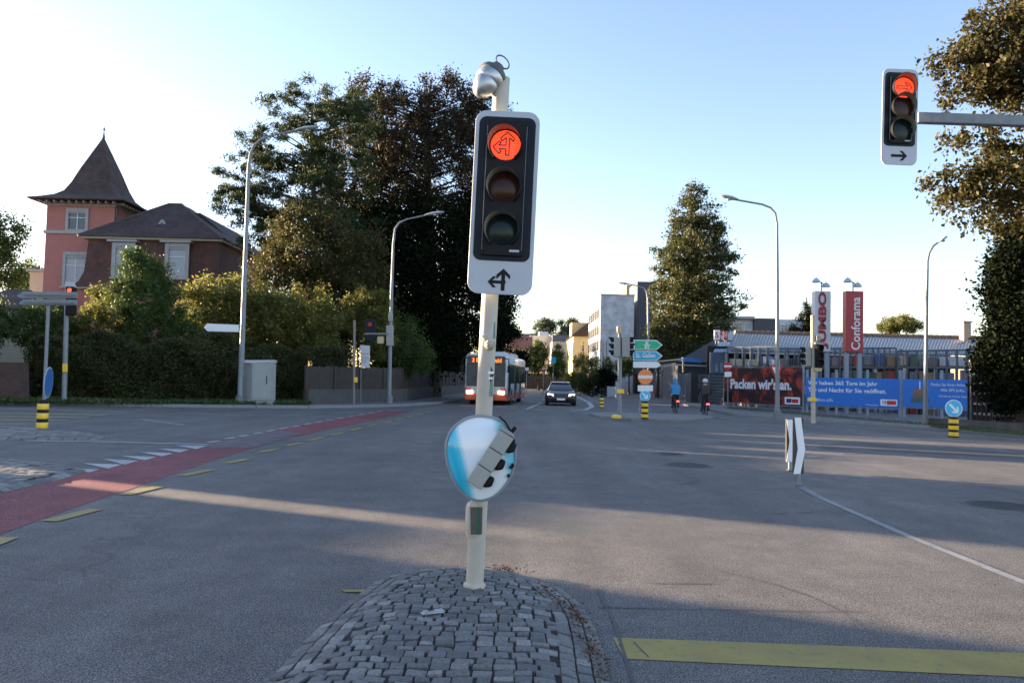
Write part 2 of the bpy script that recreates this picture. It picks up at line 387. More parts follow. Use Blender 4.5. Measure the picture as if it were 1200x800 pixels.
# manhole covers
IRON = mat('cast_iron', (.035,.034,.035), .5, metal=.4, var=.3, scale=20, bump=.4)
for i, (px, py, rad, lb) in enumerate([(806,545,.42,'dark iron manhole cover in the middle of the road'),(786,532,.30,'smaller dark manhole cover beyond the middle one'),(1172,592,.40,'iron manhole cover at the right edge of the road')]):
    c = gp(px, py); t = thing('manhole_cover', lb, 'manhole cover', c, 0, 'manhole covers in the road')
    MB().lathe([(rad+.06,.0),(rad+.06,.008),(rad,.008),(rad,.004)], c, 32).build('cover_frame', mat('worn_iron', (.10,.10,.10), .6, metal=.3), t)
    m = MB(); m.lathe([(rad-.01,.003),(rad-.015,.012)], c, 32)
    for k in range(-3, 4):
        hw = math.sqrt(max(.01, (rad-.05)**2-(k*rad/4)**2)); m.box(c+Vector((0, k*rad/4, .0135)), (2*hw, .03, .003))
    m.build('lid', IRON, t)
# ---------------------------------------------------------------- pavements, verge
KERB = mat('granite_kerb', (.24,.24,.245), .7, var=.2, scale=9, bump=.3)
def pavement(name, front, back, m, z=.12, kerb=.14):
    fp = [gp(*p) for p in front]; bp_ = [Vector((q[0], q[1], 0)) for q in back]
    sheet(name, fp+bp_, m, z, th=.3)
    k = MB()
    for a, b in zip(fp[:-1], fp[1:]):
        d = (b-a).normalized(); n = Vector((d.y, -d.x, 0)); k.beam(a+n*.05+Vector((0,0,-.02)), b+n*.05+Vector((0,0,-.02)), kerb, .29)
    struct(k.build('kerb', KERB, bevel=.015))
fr = [(-200,472),(0,474.2),(100,475.5),(300,478),(360,478.2),(420,477.2),(470,476),(515,473),(540,469),(575,462),(600,457.5)]
pavement('pavement', fr, [(2,140),(-6,140),(-7,75),(-7.5,62),(-12,52),(-40,46),(-60,44)], ASPH2)
fr2 = [(1400,530),(1200,511.5),(1100,503),(1020,497.5),(960,494),(900,490.5),(860,487)]
pavement('pavement', fr2, [(12.5,60),(15,62),(40,62),(40,28)], ASPH2, z=.10)
GRASS = leafmat('grass_blades', [(.035,.06,.015),(.06,.10,.025),(.10,.11,.04)], .2)
def grass(name, tri, n, h=.12):
    pts = []
    for _ in range(n):
        a, b, c, d = tri[random.randrange(len(tri))]
        u, v = random.random(), random.random()
        p = (Vector(a)*(1-u)+Vector(b)*u)*(1-v)+(Vector(d)*(1-u)+Vector(c)*u)*v
        pts.append((p.x, p.y, p.z+random.random()*h))
    o = leaf_mesh(name, np.array(pts), h*1.3, .25, GRASS, None, 0)
    return tag(o, 'short green grass on the '+name.replace('_',' '), 'grass', kind='stuff')
# cobbled traffic islands ------------------------------------------------
def inside(p, poly):
    c = False; n = len(poly)
    for i in range(n):
        a = poly[i]; b = poly[i-1]
        if (a[1] > p[1]) != (b[1] > p[1]) and p[0] < (b[0]-a[0])*(p[1]-a[1])/(b[1]-a[1])+a[0]: c = not c
    return c
def edgedist(p, poly):
    best = 9e9; tn = None
    for i in range(len(poly)):
        a = Vector(poly[i][:2]); b = Vector(poly[i-1][:2]); ab = b-a; t = max(0, min(1, (Vector(p)-a).dot(ab)/ab.length_squared))
        d = (Vector(p)-a-ab*t).length
        if d < best: best = d; tn = ab.normalized()
    return best, tn
def sett_mat():
    m = bpy.data.materials.new('granite_setts'); m.use_nodes = True
    nt = m.node_tree; n = nt.nodes; l = nt.links; b = n['Principled BSDF']; b.inputs['Roughness'].default_value = .62
    g = n.new('ShaderNodeNewGeometry'); rp = n.new('ShaderNodeValToRGB'); e = rp.color_ramp.elements
    e[0].color = (.10,.097,.092,1); e[1].color = (.27,.255,.235,1); x = e.new(.5); x.color = (.15,.145,.138,1); x = e.new(.8); x.color = (.19,.18,.165,1)
    l.new(g.outputs['Random Per Island'], rp.inputs['Fac'])
    tc = n.new('ShaderNodeTexCoord'); nz = n.new('ShaderNodeTexNoise'); nz.inputs['Scale'].default_value = 60; nz.inputs['Detail'].default_value = 6
    l.new(tc.outputs['Object'], nz.inputs['Vector'])
    r2 = n.new('ShaderNodeValToRGB'); r2.color_ramp.elements[0].position = .3; r2.color_ramp.elements[1].position = .7
    r2.color_ramp.elements[0].color = (.65,.65,.65,1); r2.color_ramp.elements[1].color = (1.3,1.3,1.3,1); l.new(nz.outputs['Fac'], r2.inputs['Fac'])
    mx = n.new('ShaderNodeMix'); mx.data_type = 'RGBA'; mx.blend_type = 'MULTIPLY'; mx.inputs['Factor'].default_value = 1
    l.new(rp.outputs['Color'], mx.inputs['A']); l.new(r2.outputs['Color'], mx.inputs['B']); l.new(mx.outputs['Result'], b.inputs['Base Color'])
    bp = n.new('ShaderNodeBump'); bp.inputs['Strength'].default_value = .5; bp.inputs['Distance'].default_value = .01
    l.new(nz.outputs['Fac'], bp.inputs['Height']); l.new(bp.outputs['Normal'], b.inputs['Normal'])
    return m
SETT = sett_mat(); JOINT = mat('joint_grit', (.038,.032,.027), .95, var=.5, scale=30, bump=.6)
def island(name, poly, z0, z1, ramp_w, size=.115, edge_rows=3, detail=True):
    """poly world xy; domed"""
    P = [tuple(p[:2]) for p in poly]; xs = [p[0] for p in P]; ysx = [p[1] for p in P]
    def hgt(d): t = max(0, min(1, d/ramp_w)); return z0+(z1-z0)*math.sin(t*math.pi/2)
    mb = MB(); g = .06
    # joint bed
    nx = int((max(xs)-min(xs))/g)+2; ny = int((max(ysx)-min(ysx))/g)+2
    mb2 = MB(); cen = Vector((sum(xs)/len(xs), sum(ysx)/len(ysx)))
    rings = []; K = 22; PB = []
    for i in range(len(P)):
        a = Vector(P[i]); b = Vector(P[(i+1) % len(P)]); kk_ = max(1, int((b-a).length/.10))
        for q in range(kk_): PB.append(tuple(a.lerp(b, q/kk_)))
    def shrink(f): return [(cen.x+(x-cen.x)*f, cen.y+(y-cen.y)*f) for x, y in P]
    for k in range(K+1):
        f = 1-k/K*.98; r = []
        for x, y in [(cen.x+(q[0]-cen.x)*f, cen.y+(q[1]-cen.y)*f) for q in PB]:
            d, _ = edgedist((x, y), P); r.append((x, y, (hgt(d)-.011) if k else -.02))
        rings.append(r)
    n = len(PB); mb.add([v for r in rings for v in r], [(k*n+i, k*n+(i+1)%n, (k+1)*n+(i+1)%n, (k+1)*n+i) for k in range(K) for i in range(n)], 1)
    CEN = []
    def sett(x, y, ang, lx, ly):
        CEN.append((x, y))
        ca, sa = math.cos(ang), math.sin(ang); ch = .012; top = []; 
        vs = []
        tilt = (random.uniform(-.004,.004), random.uniform(-.004,.004)); dz = random.uniform(-.004,.004)
        ringd = [(1.0,-.05),(1.0,-.010),(.90,-.002),(.62,.001)]
        for s_, dzz in ringd:
            for a, b in ((-1,-1),(0,-1.04),(1,-1),(1.04,0),(1,1),(0,1.04),(-1,1),(-1.04,0)):
                jx = a*(lx/2-(1-s_)*.03); jy = b*(ly/2-(1-s_)*.03)
                if s_ == .62: jx = a*lx/2*.6; jy = b*ly/2*.6
                X = x+jx*ca-jy*sa; Y = y+jx*sa+jy*ca
                d, _ = edgedist((X, Y), P)
                if not inside((X, Y), P): d = 0
                vs.append((X, Y, hgt(d)+dzz+dz+a*tilt[0]+b*tilt[1]))
        fs = []
        for r_ in range(3):
            for k in range(8): fs.append((r_*8+k, r_*8+(k+1)%8, r_*8+8+(k+1)%8, r_*8+8+k))
        fs.append(tuple(range(24, 32))); mb.add(vs, fs, 0)
    ew = size
    # edge courses following the outline
    tot = []
    for r_ in range(edge_rows):
        off = ew*(r_+.5)
        # walk the polygon
        for i in range(len(P)):
            a = Vector(P[i]); b = Vector(P[(i+1) % len(P)]); L = (b-a).length; dr = (b-a).normalized(); nn = Vector((-dr.y, dr.x))
            if not inside(tuple((a+b)/2+nn*.02), P): nn = -nn
            m_ = max(1, int(round(L/(size*1.35)))); st = L/m_
            for k in range(m_):
                c = a+dr*(k+.5)*st+nn*off; 
                d, _ = edgedist(tuple(c), P)
                if inside(tuple(c), P) and abs(d-off) < .02:
                    sett(c.x, c.y, math.atan2(dr.y, dr.x)+random.uniform(-.04,.04), st*.93*random.uniform(.92,1.02), ew*.9)
    row = 0; y = min(ysx)
    while y < max(ysx):
        x = min(xs)-random.random()*size
        while x < max(xs):
            lx = size*random.uniform(.85,1.45); c = (x+lx/2+random.uniform(-.006,.006), y+random.uniform(-.012,.012)+.03*math.sin((x)*3))
            x += lx
            if inside(c, P):
                d, _ = edgedist(c, P)
                if d > ew*(edge_rows+.02): sett(c[0], c[1], random.uniform(-.08,.08), lx-.012, size*random.uniform(.82,.93))
        y += size*.98; row += 1
    cells = {}
    def near(x, y, r):
        for i in range(int((x-r)/r)-1, int((x+r)/r)+2):
            for j in range(int((y-r)/r)-1, int((y+r)/r)+2):
                for q in cells.get((i, j), ()):
                    if (q[0]-x)**2+(q[1]-y)**2 < r*r: return True
        return False
    r = size*.92
    for x, y in CEN: cells.setdefault((int(x/r), int(y/r)), []).append((x, y))
    for _ in range(26000):
        x = random.uniform(min(xs), max(xs)); y = random.uniform(min(ysx), max(ysx))
        if inside((x, y), P) and not near(x, y, r):
            d, tn = edgedist((x, y), P)
            if d > size*.4: sett(x, y, math.atan2(tn.y, tn.x) if d < ew*4 else 0, size*.85, size*.8); cells.setdefault((int(x/r), int(y/r)), []).append((x, y))
    return struct(mb.build(name, [SETT, JOINT], smooth=True))
ol = [(312,800),(352,757),(392,718),(418,699),(440,683),(466,674),(500,669),(530,667.5),(560,668),(600,672),(635,681),(660,692),(682,710),(698,735),(708,765),(716,800)]
pl = [gp(*p) for p in ol]; pl = [Vector((-2.1, 1.2, 0)), Vector((-2.1,.0,0))][:0]+pl
pl = [Vector((-2.35, .6, 0))]+pl+[Vector((.50,.6,0))]
island('traffic_island', pl, .012, .10, .5, size=.086)
ISL = pl
# brown leaf litter along the right-hand edge
pts = []
for i in range(420):
    a = random.random(); q = random.choices([(640,684,690,728),(672,700,706,770),(700,740,716,800)], [5,6,3])[0]
    px = q[0]+(q[2]-q[0])*a+random.gauss(0,9)-6; py = q[1]+(q[3]-q[1])*a+random.gauss(0,3.5)
    p = gp(px, py, .06); d, _ = edgedist((p.x, p.y), [tuple(v[:2]) for v in ISL])
    z = .014+.088*math.sin(min(1, d/.5)*math.pi/2) if inside((p.x, p.y), [tuple(v[:2]) for v in ISL]) else .008
    pts.append((p.x, p.y, z+.006+random.random()*.008))
for i in range(160):
    p = gp(random.gauss(592,12), random.gauss(670,2), .03); pts.append((p.x, p.y, .04+random.random()*.03))
o = leaf_mesh('leaf_litter', np.array(pts), .021, .6, leafmat('dead_leaves', [(.10,.035,.02),(.16,.07,.04),(.07,.035,.02),(.22,.15,.09)], .05), None, .75)
tag(o, 'brown dead leaves and grit along the edge of the cobbled island', 'leaf litter', kind='stuff')
# small cobbled islands at the left and centre
island('side_island', [gp(*p) for p in [(-60,500),(20,501),(90,506),(124,511),(118,516),(40,516),(-60,516)]], .01, .06, .3, size=.2, edge_rows=1)
island('side_island', [gp(*p) for p in [(-60,540),(10,540),(70,545),(102,552),(80,560),(30,572),(-10,580),(-70,592)]], .01, .07, .3, size=.16, edge_rows=1)
pc = [gp(*p) for p in [(690,486),(716,485),(770,487),(828,488),(836,491),(800,494.5),(740,493),(700,489.5)]]
sheet('centre_island', pc, mat('pale_concrete', (.20,.195,.18), .8, var=.2, scale=4, bump=.3), .10, th=.2)
# ================================================================ street furniture
POLE = mat('cream_painted_steel', (.50,.45,.37), .45, var=.10, scale=5, wear=((.36,.33,.27), .66))
GALV = mat('galvanised_steel', (.24,.255,.27), .55, metal=.25, var=.15, scale=6)
DKGALV = mat('weathered_grey_steel', (.20,.21,.22), .55, metal=.3, var=.2, scale=8)
BLK = mat('black_plastic', (.006,.006,.0075), .5, var=.2, scale=12, spec=.25)
NAVY = mat('dark_blue_backing', (.008,.012,.020), .5, var=.12, scale=6, spec=.25)
WHITE = mat('white_enamel', (.86,.87,.88), .35, var=.03, scale=4)
GWHITE = mat('grey_white_enamel', (.50,.52,.56), .4, var=.05, scale=5)
YEL = mat('yellow_plastic', (.75,.48,.04), .4, var=.06, scale=6)
GREYBOX = mat('grey_signal_housing', (.33,.32,.29), .5, var=.08, scale=5)
REDM = mat('red_enamel', (.60,.03,.035), .35, var=.06, scale=5)
LENS_OFF_A = mat('unlit_amber_lens', (.040,.009,.004), .22, var=.3, scale=30, spec=.3)
LENS_OFF_G = mat('unlit_green_lens', (.004,.016,.015), .22, var=.3, scale=30, spec=.3)
VIS_GLEAM = mat('visor_painted_gleam', (.34,.29,.22), .6, var=.1)  # pale gleam on the inner visor wall put into its colour
def lens_on_mat():
    m = bpy.data.materials.new('lit_red_lens'); m.use_nodes = True; nt = m.node_tree; n = nt.nodes; l = nt.links; b = n['Principled BSDF']
    tc = n.new('ShaderNodeTexCoord'); wv = n.new('ShaderNodeTexWave'); wv.wave_type = 'BANDS'; wv.bands_direction = 'Z'; wv.inputs['Scale'].default_value = 26; wv.inputs['Distortion'].default_value = 2.5
    l.new(tc.outputs['Object'], wv.inputs['Vector'])
    r = n.new('ShaderNodeValToRGB'); r.color_ramp.elements[0].color = (1,.018,.008,1); r.color_ramp.elements[1].color = (1,.11,.025,1); l.new(wv.outputs['Fac'], r.inputs['Fac'])
    b.inputs['Base Color'].default_value = (.5,.02,.01,1); l.new(r.outputs['Color'], b.inputs['Emission Color']); b.inputs['Emission Strength'].default_value = .26
    return m
LENS_ON = lens_on_mat()
def rrect(w, h, r, cx=0, cy=0, seg=6):
    pts = []
    for (sx, sy, a0) in ((1,1,0),(-1,1,90),(-1,-1,180),(1,-1,270)):
        for k in range(seg+1):
            a = R(a0+90*k/seg); pts.append((cx+sx*(w/2-r)+r*math.cos(a), cy+sy*(h/2-r)+r*math.sin(a)))
    return pts
UPARROW = [(0,1),(.62,.42),(.62,.05),(.17,.47),(.17,-1),(-.17,-1),(-.17,.47),(-.62,.05),(-.62,.42)]
def xf(poly, s, ang=0, dx=0, dy=0):
    c, q = math.cos(ang), math.sin(ang); return [(s*(x*c-y*q)+dx, s*(x*q+y*c)+dy) for x, y in poly]
def plate(mb, poly, T, z, th, mi=0):
    """poly in plane coordinates (x right, y up), T frame matrix, z offset toward viewer, thickness backward"""
    n = T.to_3x3() @ Vector((0,0,1)); mb.prism([T @ Vector((x, y, z)) for x, y in poly], n*-th, mi)
def disc(mb, cx, cy, r, T, z, th, mi=0, seg=28, sx=1, sy=1):
    plate(mb, [(cx+r*sx*math.cos(2*math.pi*k/seg), cy+r*sy*math.sin(2*math.pi*k/seg)) for k in range(seg)], T, z, th, mi)
def visor(mb, cx, cy, r, T, L, open_a=70, th=.006):
    """tunnel visor: arc shell open at the bottom"""
    n = 26; a0 = R(-90+open_a/2); a1 = R(270-open_a/2); vs = []
    for k in range(n+1):
        a = a0+(a1-a0)*k/n; top = .5+.5*math.sin(a); l = L*(.45+.55*top)
        for rr, zz in ((r, 0), (r, l), (r+th, l), (r+th, 0)): vs.append(T @ Vector((cx+rr*math.cos(a)-zz*.15, cy+rr*math.sin(a)+zz*.03, zz)))
    k0 = len(mb.v); mb.v += [tuple(v) for v in vs]
    for k in range(n):
        for j in range(4):
            a = k*4+j; b = k*4+(j+1) % 4; mb.f.append((k0+a, k0+a+4, k0+b+4, k0+b)); mb.m.append(1 if j == 0 else 0)
def signal_front(t, T, k, board, body, lens, symbols, lit=0, plate_arrow=None):
    """contrast board signal head, k metres per photo pixel; all lists in plane px from the board centre"""
    hd = MB(); bw, bh = board
    plate(hd, [(x*k, y*k) for x, y in rrect(bw, bh, 14*board[0]/77)], T, 0, .012, 0)
    head = hd.build('contrast_board', GWHITE, t, bevel=.003)
    m = MB(); dw, dh, dcy = body; plate(m, [(x*k, y*k) for x, y in rrect(dw, dh, 9*board[0]/77, 0, dcy)], T, .004, .003)
    m.build('dark_panel', NAVY, head)
    hw = dw*.72; m = MB(); plate(m, [(x*k, y*k) for x, y in rrect(hw, dh*.93, 2, 0, dcy)], T, .03, .026)
    for q in (-1, 1): 
        for yy in (dcy+dh*.44, dcy-dh*.44): disc(m, q*hw*.46*k, yy*k, .008, T, .034, .004)
    m.build('housing', BLK, head, bevel=.004)
    m = MB()
    for q in (-1, 1): plate(m, [(x*k, y*k) for x, y in rrect(.5, dh*.86, .2, q*hw*.485, dcy)], T, .033, .003)
    m.build('edge_trim', GALV, head)
    for i, (lx, ly) in enumerate(lens['c']):
        r = lens['r']*k; m = MB(); prof = []
        vs = []; 
        Tl = T @ Matrix.Translation((lx*k, ly*k, .031))
        L = MB(); seg = 28; rings = [(r*q, .018*math.cos(q*1.5)) for q in (1.0,.8,.55,.3)]
        vv = [Tl @ Vector((rr*math.cos(2*math.pi*a/seg), rr*math.sin(2*math.pi*a/seg), zz)) for rr, zz in rings for a in range(seg)]
        L.add(vv, [(a*seg+b, a*seg+(b+1)%seg, (a+1)*seg+(b+1)%seg, (a+1)*seg+b) for a in range(3) for b in range(seg)]+[tuple(range(3*seg, 4*seg))])
        mt = LENS_ON if i == lit else (LENS_OFF_A if i == 1 else LENS_OFF_G)
        lo = L.build('lens', mt, head)
        lo['label'] = ['lit red lens with an arrow outline', 'unlit amber lens', 'unlit green lens'][i]
        sym = MB()
        for poly in symbols:
            pts = [Tl @ Vector((x*r, y*r, .021)) for x, y in poly]; pts.append(pts[0])
            for a, b in zip(pts[:-1], pts[1:]): sym.beam(a, b, r*.075, .002, up=(T.to_3x3() @ Vector((0,0,1))))
        if i == lit: sym.build('arrow_symbol', mat('lens_mask', (.05,.004,.003), .5, var=0), lo)
        v = MB(); visor(v, 0, 0, r*1.10, Tl, r*1.0); v.build('visor', [BLK, VIS_GLEAM], head)
    m = MB(); plate(m, [(bw*.12*k, (dcy-dh*.44)*k), (bw*.27*k, (dcy-dh*.44)*k), (bw*.27*k, (dcy-dh*.425)*k), (bw*.12*k, (dcy-dh*.425)*k)], T, .034, .002); m.build('type_label', GWHITE, head, smooth=False)
    if plate_arrow:
        m = MB()
        for j, poly in enumerate(plate_arrow): plate(m, [(x*k, y*k) for x, y in poly], T, .003+.001*j, .002)
        m.build('arrow_plate_symbol', BLK, head, smooth=False)
    return head
# ---- main traffic light on the cobbled island
D0 = 5.30
base = gp(556, 687, .095); top = at(588, 92, base.y)
t = thing('traffic_light', 'near cream pole with a large signal showing a lit red left and straight arrow', 'traffic light', base, 0, 'traffic signals of the junction')
ax = (top-base); axn = ax.normalized(); k0 = base.y/F
m = MB(); m.tube([base-axn*.05, base+axn*.02, base+axn*(.66), base+axn*.661, top], [.064,.0605,.0600,.0585,.0570], 32)
pole = m.build('pole', POLE, t)
m = MB(); m.tube([base-axn*.02, base+axn*.018, base+axn*.03], [.078,.075,.063], 28); m.build('base_collar', POLE, pole)
P = lambda px, py, dy=0: at(px, py, base.y+dy)
# access panel sleeve
m = MB(); c0 = P(558, 592); c1 = P(556.5, 629)
m.tube([P(558.6, 588), P(558.3,594), P(557.4,620), P(557,629)], [.058,.073,.073,.060], 8); m.build('clamp_sleeve', POLE, pole)
m = MB(); m.prism([P(551,594,-.077), P(565.5,594,-.077), P(564.5,626,-.077), P(551.5,626,-.077)], (0,.012,0)); m.build('access_panel', mat('brown_panel', (.10,.085,.07), .5, var=.2, scale=10), pole)
m = MB(); m.prism([P(559,594,-.080), P(562,594,-.080), P(563,610,-.080), P(561.5,626,-.080), P(558.5,626,-.080), P(560,610,-.080)], (0,.003,0)); m.build('panel_stripe', mat('green_strip', (.02,.11,.06), .4, var=.1), pole)
# stickers and the torn knob
def sticker(px, py, w, h, mt, nm='sticker', poly=None, dy=-.0625):
    m = MB(); q = poly or [(-1,-1),(1,-1),(1,1),(-1,1)]
    m.prism([P(px+x*w/2, py+y*h/2, dy+.010*abs(x*w/2+px-570)/11) for x, y in q], (0,.003,0)); return m.build(nm, mt, pole)
ST = mat('green_grey_sticker', (.14,.24,.22), .4, var=.3, scale=40)
sticker(576.5, 387, 8, 19, ST, dy=-.052); sticker(574.5, 454, 6, 21, ST, dy=-.052)
sticker(576.2, 383, 2, 7, WHITE, dy=-.056)
sticker(575, 438, 9, 20, mat('black_white_sticker', (.03,.03,.03), .4, var=0), poly=[(0,-1),(1,0),(0,1),(-1,0)], dy=-.053); sticker(575.4, 436.5, 7, 3, WHITE, dy=-.058); sticker(574.8, 443, 5, 2.4, WHITE, dy=-.058)
m = MB(); kn = P(575, 403, -.07)
m.lathe([(.004,-.05),(.028,-.035),(.040,-.01),(.036,.012),(.02,.03),(.006,.038)], kn, 9, M=Matrix.Rotation(R(70), 3, 'Y') @ Matrix.Rotation(R(25), 3, 'X'))
m.lathe([(.004,-.03),(.020,-.01),(.018,.014),(.004,.03)], P(568, 397, -.06), 7, M=Matrix.Rotation(R(-40), 3, 'Y'))
m.build('torn_knob', mat('cracked_cream_plastic', (.60,.55,.42), .7, var=.25, scale=60, bump=.6), pole)
# signal head
bc = at(590.5, 237, base.y-.13); kk = (base.y-.13)/F
tl = at(558.5, 128, base.y-.13); bl = at(547.5, 343, base.y-.13); tr = at(634.5, 133, base.y-.13)
uy = (tl-bl).normalized(); ux = (tr-tl); ux = (ux-uy*ux.dot(uy)).normalized()
Tm = frame(bc, ux, uy)
upl = xf(UPARROW, .68, 0, .20, .10); lfl = xf(UPARROW, .50, R(90), -.42, -.20)
SYM2 = [[(.10,.82),(.55,.42),(.52,.22),(.24,.45),(.24,-.72),(.02,-.72),(.02,-.30),(-.42,-.30),(-.28,-.52),(-.46,-.60),(-.82,-.18),(-.42,.22),(-.30,.10),(-.46,-.06),(.02,-.06),(.02,.46),(-.26,.22),(-.36,.40)]]
c_arrow = (0, -91)
pa = [xf(UPARROW, 13, 0, 3.5, -92), xf(UPARROW, 10.5, R(90), -4.0, -95)]
head = signal_front(t, Tm, kk, (76.5, 219), (67, 172, 16), {'c': [(-1,66.5),(0,16.5),(0,-34.5)], 'r': 17.8}, SYM2, 0, pa)
for yy in (80, -60):
    m = MB(); c = Tm @ Vector((0, yy*kk, -.03)); m.box(c, (.20,.05,.03)); m.box(c+Vector((0,.07,0)), (.05,.12,.03)); m.build('bracket', DKGALV, t)
# detector on the top
cA = at(579, 85, base.y-.02); cB = at(556, 117, base.y-.10); dz = (cB-cA).normalized(); L = (cB-cA).length
Q = Vector((0,0,1)).rotation_difference(dz).to_matrix()
det = MB(); det.lathe([(.03,-.03),(.075,.0),(.093,.015),(.096,.05),(.094,.09),(.088,.10),(.085,.105),(.087,.11),(.078,.15),(.060,.19),(.036,.22),(.012,.232)], cA, 28, M=Q)
dobj = det.build('detector', mat('brushed_aluminium', (.50,.50,.50), .38, metal=.8, var=.12, scale=20), t)
m = MB(); m.lathe([(.012,-.07),(.045,-.06),(.05,-.035),(.09,-.005),(.101,.012),(.101,.035),(.094,.036)], cA, 24, M=Q); m.build('cap', mat('dark_grey_cap', (.10,.10,.10), .5, var=.1), dobj)
m = MB(); m.beam(cA+Vector((0,.03,0)), at(588, 98, base.y), .04, .03); m.build('mounting_arm', DKGALV, dobj)
m = MB(); m.tube([at(586+8*math.sin(a/14*2*math.pi*.92)*.95+3, 73-8*math.cos(a/14*2*math.pi*.92+R(150)), base.y-.02) for a in range(15)], .006, 6); m.build('cable_loop', DKGALV, dobj)
# ---- oval mirror on the pole with the small tilted signal before it
ym = base.y-.16
mc = at(563, 536, ym)
mt_ = thing('traffic_mirror', 'egg shaped white and cyan mirror clamped low on the near cream pole', 'mirror', mc)
egg = [(0,-51),(18,-48),(31,-40),(39,-27),(42,-12),(42,2),(38,17),(30,32),(18,44),(4,50),(-9,49),(-21,41),(-31,28),(-38,12),(-41.5,-5),(-41,-20),(-35,-34),(-24,-44),(-12,-49.5)]
def egg_pts(f, dy=0, w=None): return [at(563+x*f, 537+y*f, ym+dy) for x, y in egg]
m = MB(); n = len(egg)
from mathutils.geometry import interpolate_bezier
def smooth_loop(pts, sub=4):
    out = []; N = len(pts)
    for i in range(N):
        p0, p1, p2, p3 = [Vector((*pts[(i+j-1) % N], 0)) for j in range(4)]
        for s_ in range(sub):
            u = s_/sub; v = .5*((2*p1)+(p2-p0)*u+(2*p0-5*p1+4*p2-p3)*u*u+(3*p1-p0-3*p2+p3)*u**3); out.append((v.x, v.y))
    return out
egg = smooth_loop(egg); n = len(egg)
rings = [(1.0,.05),(1.01,.0),(1.0,-.018),(.955,-.022),(.945,-.010)]
vs = [p for f, dy in rings for p in egg_pts(f, dy)]
m.add(vs, [(a*n+(b+1)%n, a*n+b, (a+1)*n+b, (a+1)*n+(b+1)%n) for a in range(len(rings)-1) for b in range(n)]+[tuple(range(n))])
m.build('rim', mat('grey_rubber_rim', (.27,.285,.31), .5, var=.08, scale=10), mt_)
m = MB(); rings = [(.95,-.012),(.8,-.030),(.55,-.044),(.28,-.052)]
vs = [p for f, dy in rings for p in egg_pts(f, dy)]
m.add(vs, [(a*n+(b+1)%n, a*n+b, (a+1)*n+b, (a+1)*n+(b+1)%n) for a in range(len(rings)-1) for b in range(n)]+[tuple(reversed(range(3*n, 4*n)))])
def mirror_mat():
    m = bpy.data.materials.new('painted_mirror_reflection'); m.use_nodes = True; nt = m.node_tree; n = nt.nodes; l = nt.links; b = n['Principled BSDF']
    b.inputs['Roughness'].default_value = .12; b.inputs['Metallic'].default_value = .0; b.inputs['Coat Weight'].default_value = .6
    tc = n.new('ShaderNodeTexCoord'); sp = n.new('ShaderNodeSeparateXYZ'); l.new(tc.outputs['Object'], sp.inputs[0])
    # reflection painted as colour: ribbed cyan left and lower right, white middle
    ad = n.new('ShaderNodeMath'); ad.operation = 'MULTIPLY_ADD'; ad.inputs[1].default_value = .28; l.new(sp.outputs['Z'], ad.inputs[0]); l.new(sp.outputs['X'], ad.inputs[2])
    r = n.new('ShaderNodeValToRGB'); e = r.color_ramp.elements; mr = n.new('ShaderNodeMapRange'); mr.inputs['From Min'].default_value = -.26; mr.inputs['From Max'].default_value = .26
    l.new(ad.outputs[0], mr.inputs['Value']); l.new(mr.outputs['Result'], r.inputs['Fac'])
    e[0].position = .0; e[0].color = (.20,.66,.82,1); e[1].position = 1; e[1].color = (.10,.55,.75,1)
    for p, c in ((.17,(.02,.50,.72,1)),(.25,(.10,.62,.80,1)),(.33,(.95,.96,.97,1)),(.76,(.95,.96,.97,1)),(.84,(.30,.72,.85,1))):
        x = e.new(p); x.color = c
    wv = n.new('ShaderNodeTexWave'); wv.bands_direction = 'X'; wv.inputs['Scale'].default_value = 32; l.new(tc.outputs['Object'], wv.inputs['Vector'])
    r2 = n.new('ShaderNodeValToRGB'); r2.color_ramp.elements[0].color = (.86,.93,.95,1); r2.color_ramp.elements[1].color = (1,1,1,1); l.new(wv.outputs['Fac'], r2.inputs['Fac'])
    mx = n.new('ShaderNodeMix'); mx.data_type = 'RGBA'; mx.blend_type = 'MULTIPLY'; mx.inputs['Factor'].default_value = 1; l.new(r.outputs['Color'], mx.inputs['A']); l.new(r2.outputs['Color'], mx.inputs['B'])
    l.new(mx.outputs['Result'], b.inputs['Base Color']); return m
m.build('mirror_face', mirror_mat(), mt_)
m = MB(); m.box(mc+Vector((.0,.10,0)), (.10,.12,.06)); m.build('bracket', DKGALV, mt_)
m = MB()
for px, py, s_ in ((602,503,.022),(600,546,.018),(596,557,.012)): m2 = MB(); m2.box(at(px, py, ym-.03), (s_*1.1,.03,s_*1.8), M=Matrix.Rotation(R(35), 3, 'Y')); m2.build('clamp', BLK, mt_)
m.tube([at(585,488,ym-.03), at(592,494,ym-.04), at(600,507,ym-.035), at(604,521,ym-.03)], .007, 6); m.build('clamp_arm', BLK, mt_)
ss = at(577, 531, ym-.10)
st_ = thing('small_signal', 'small tilted grey three part signal with black visors in front of the oval mirror', 'traffic light', ss)
yy = ym-.11; segp = [(598,505),(582.5,530),(570,553)]
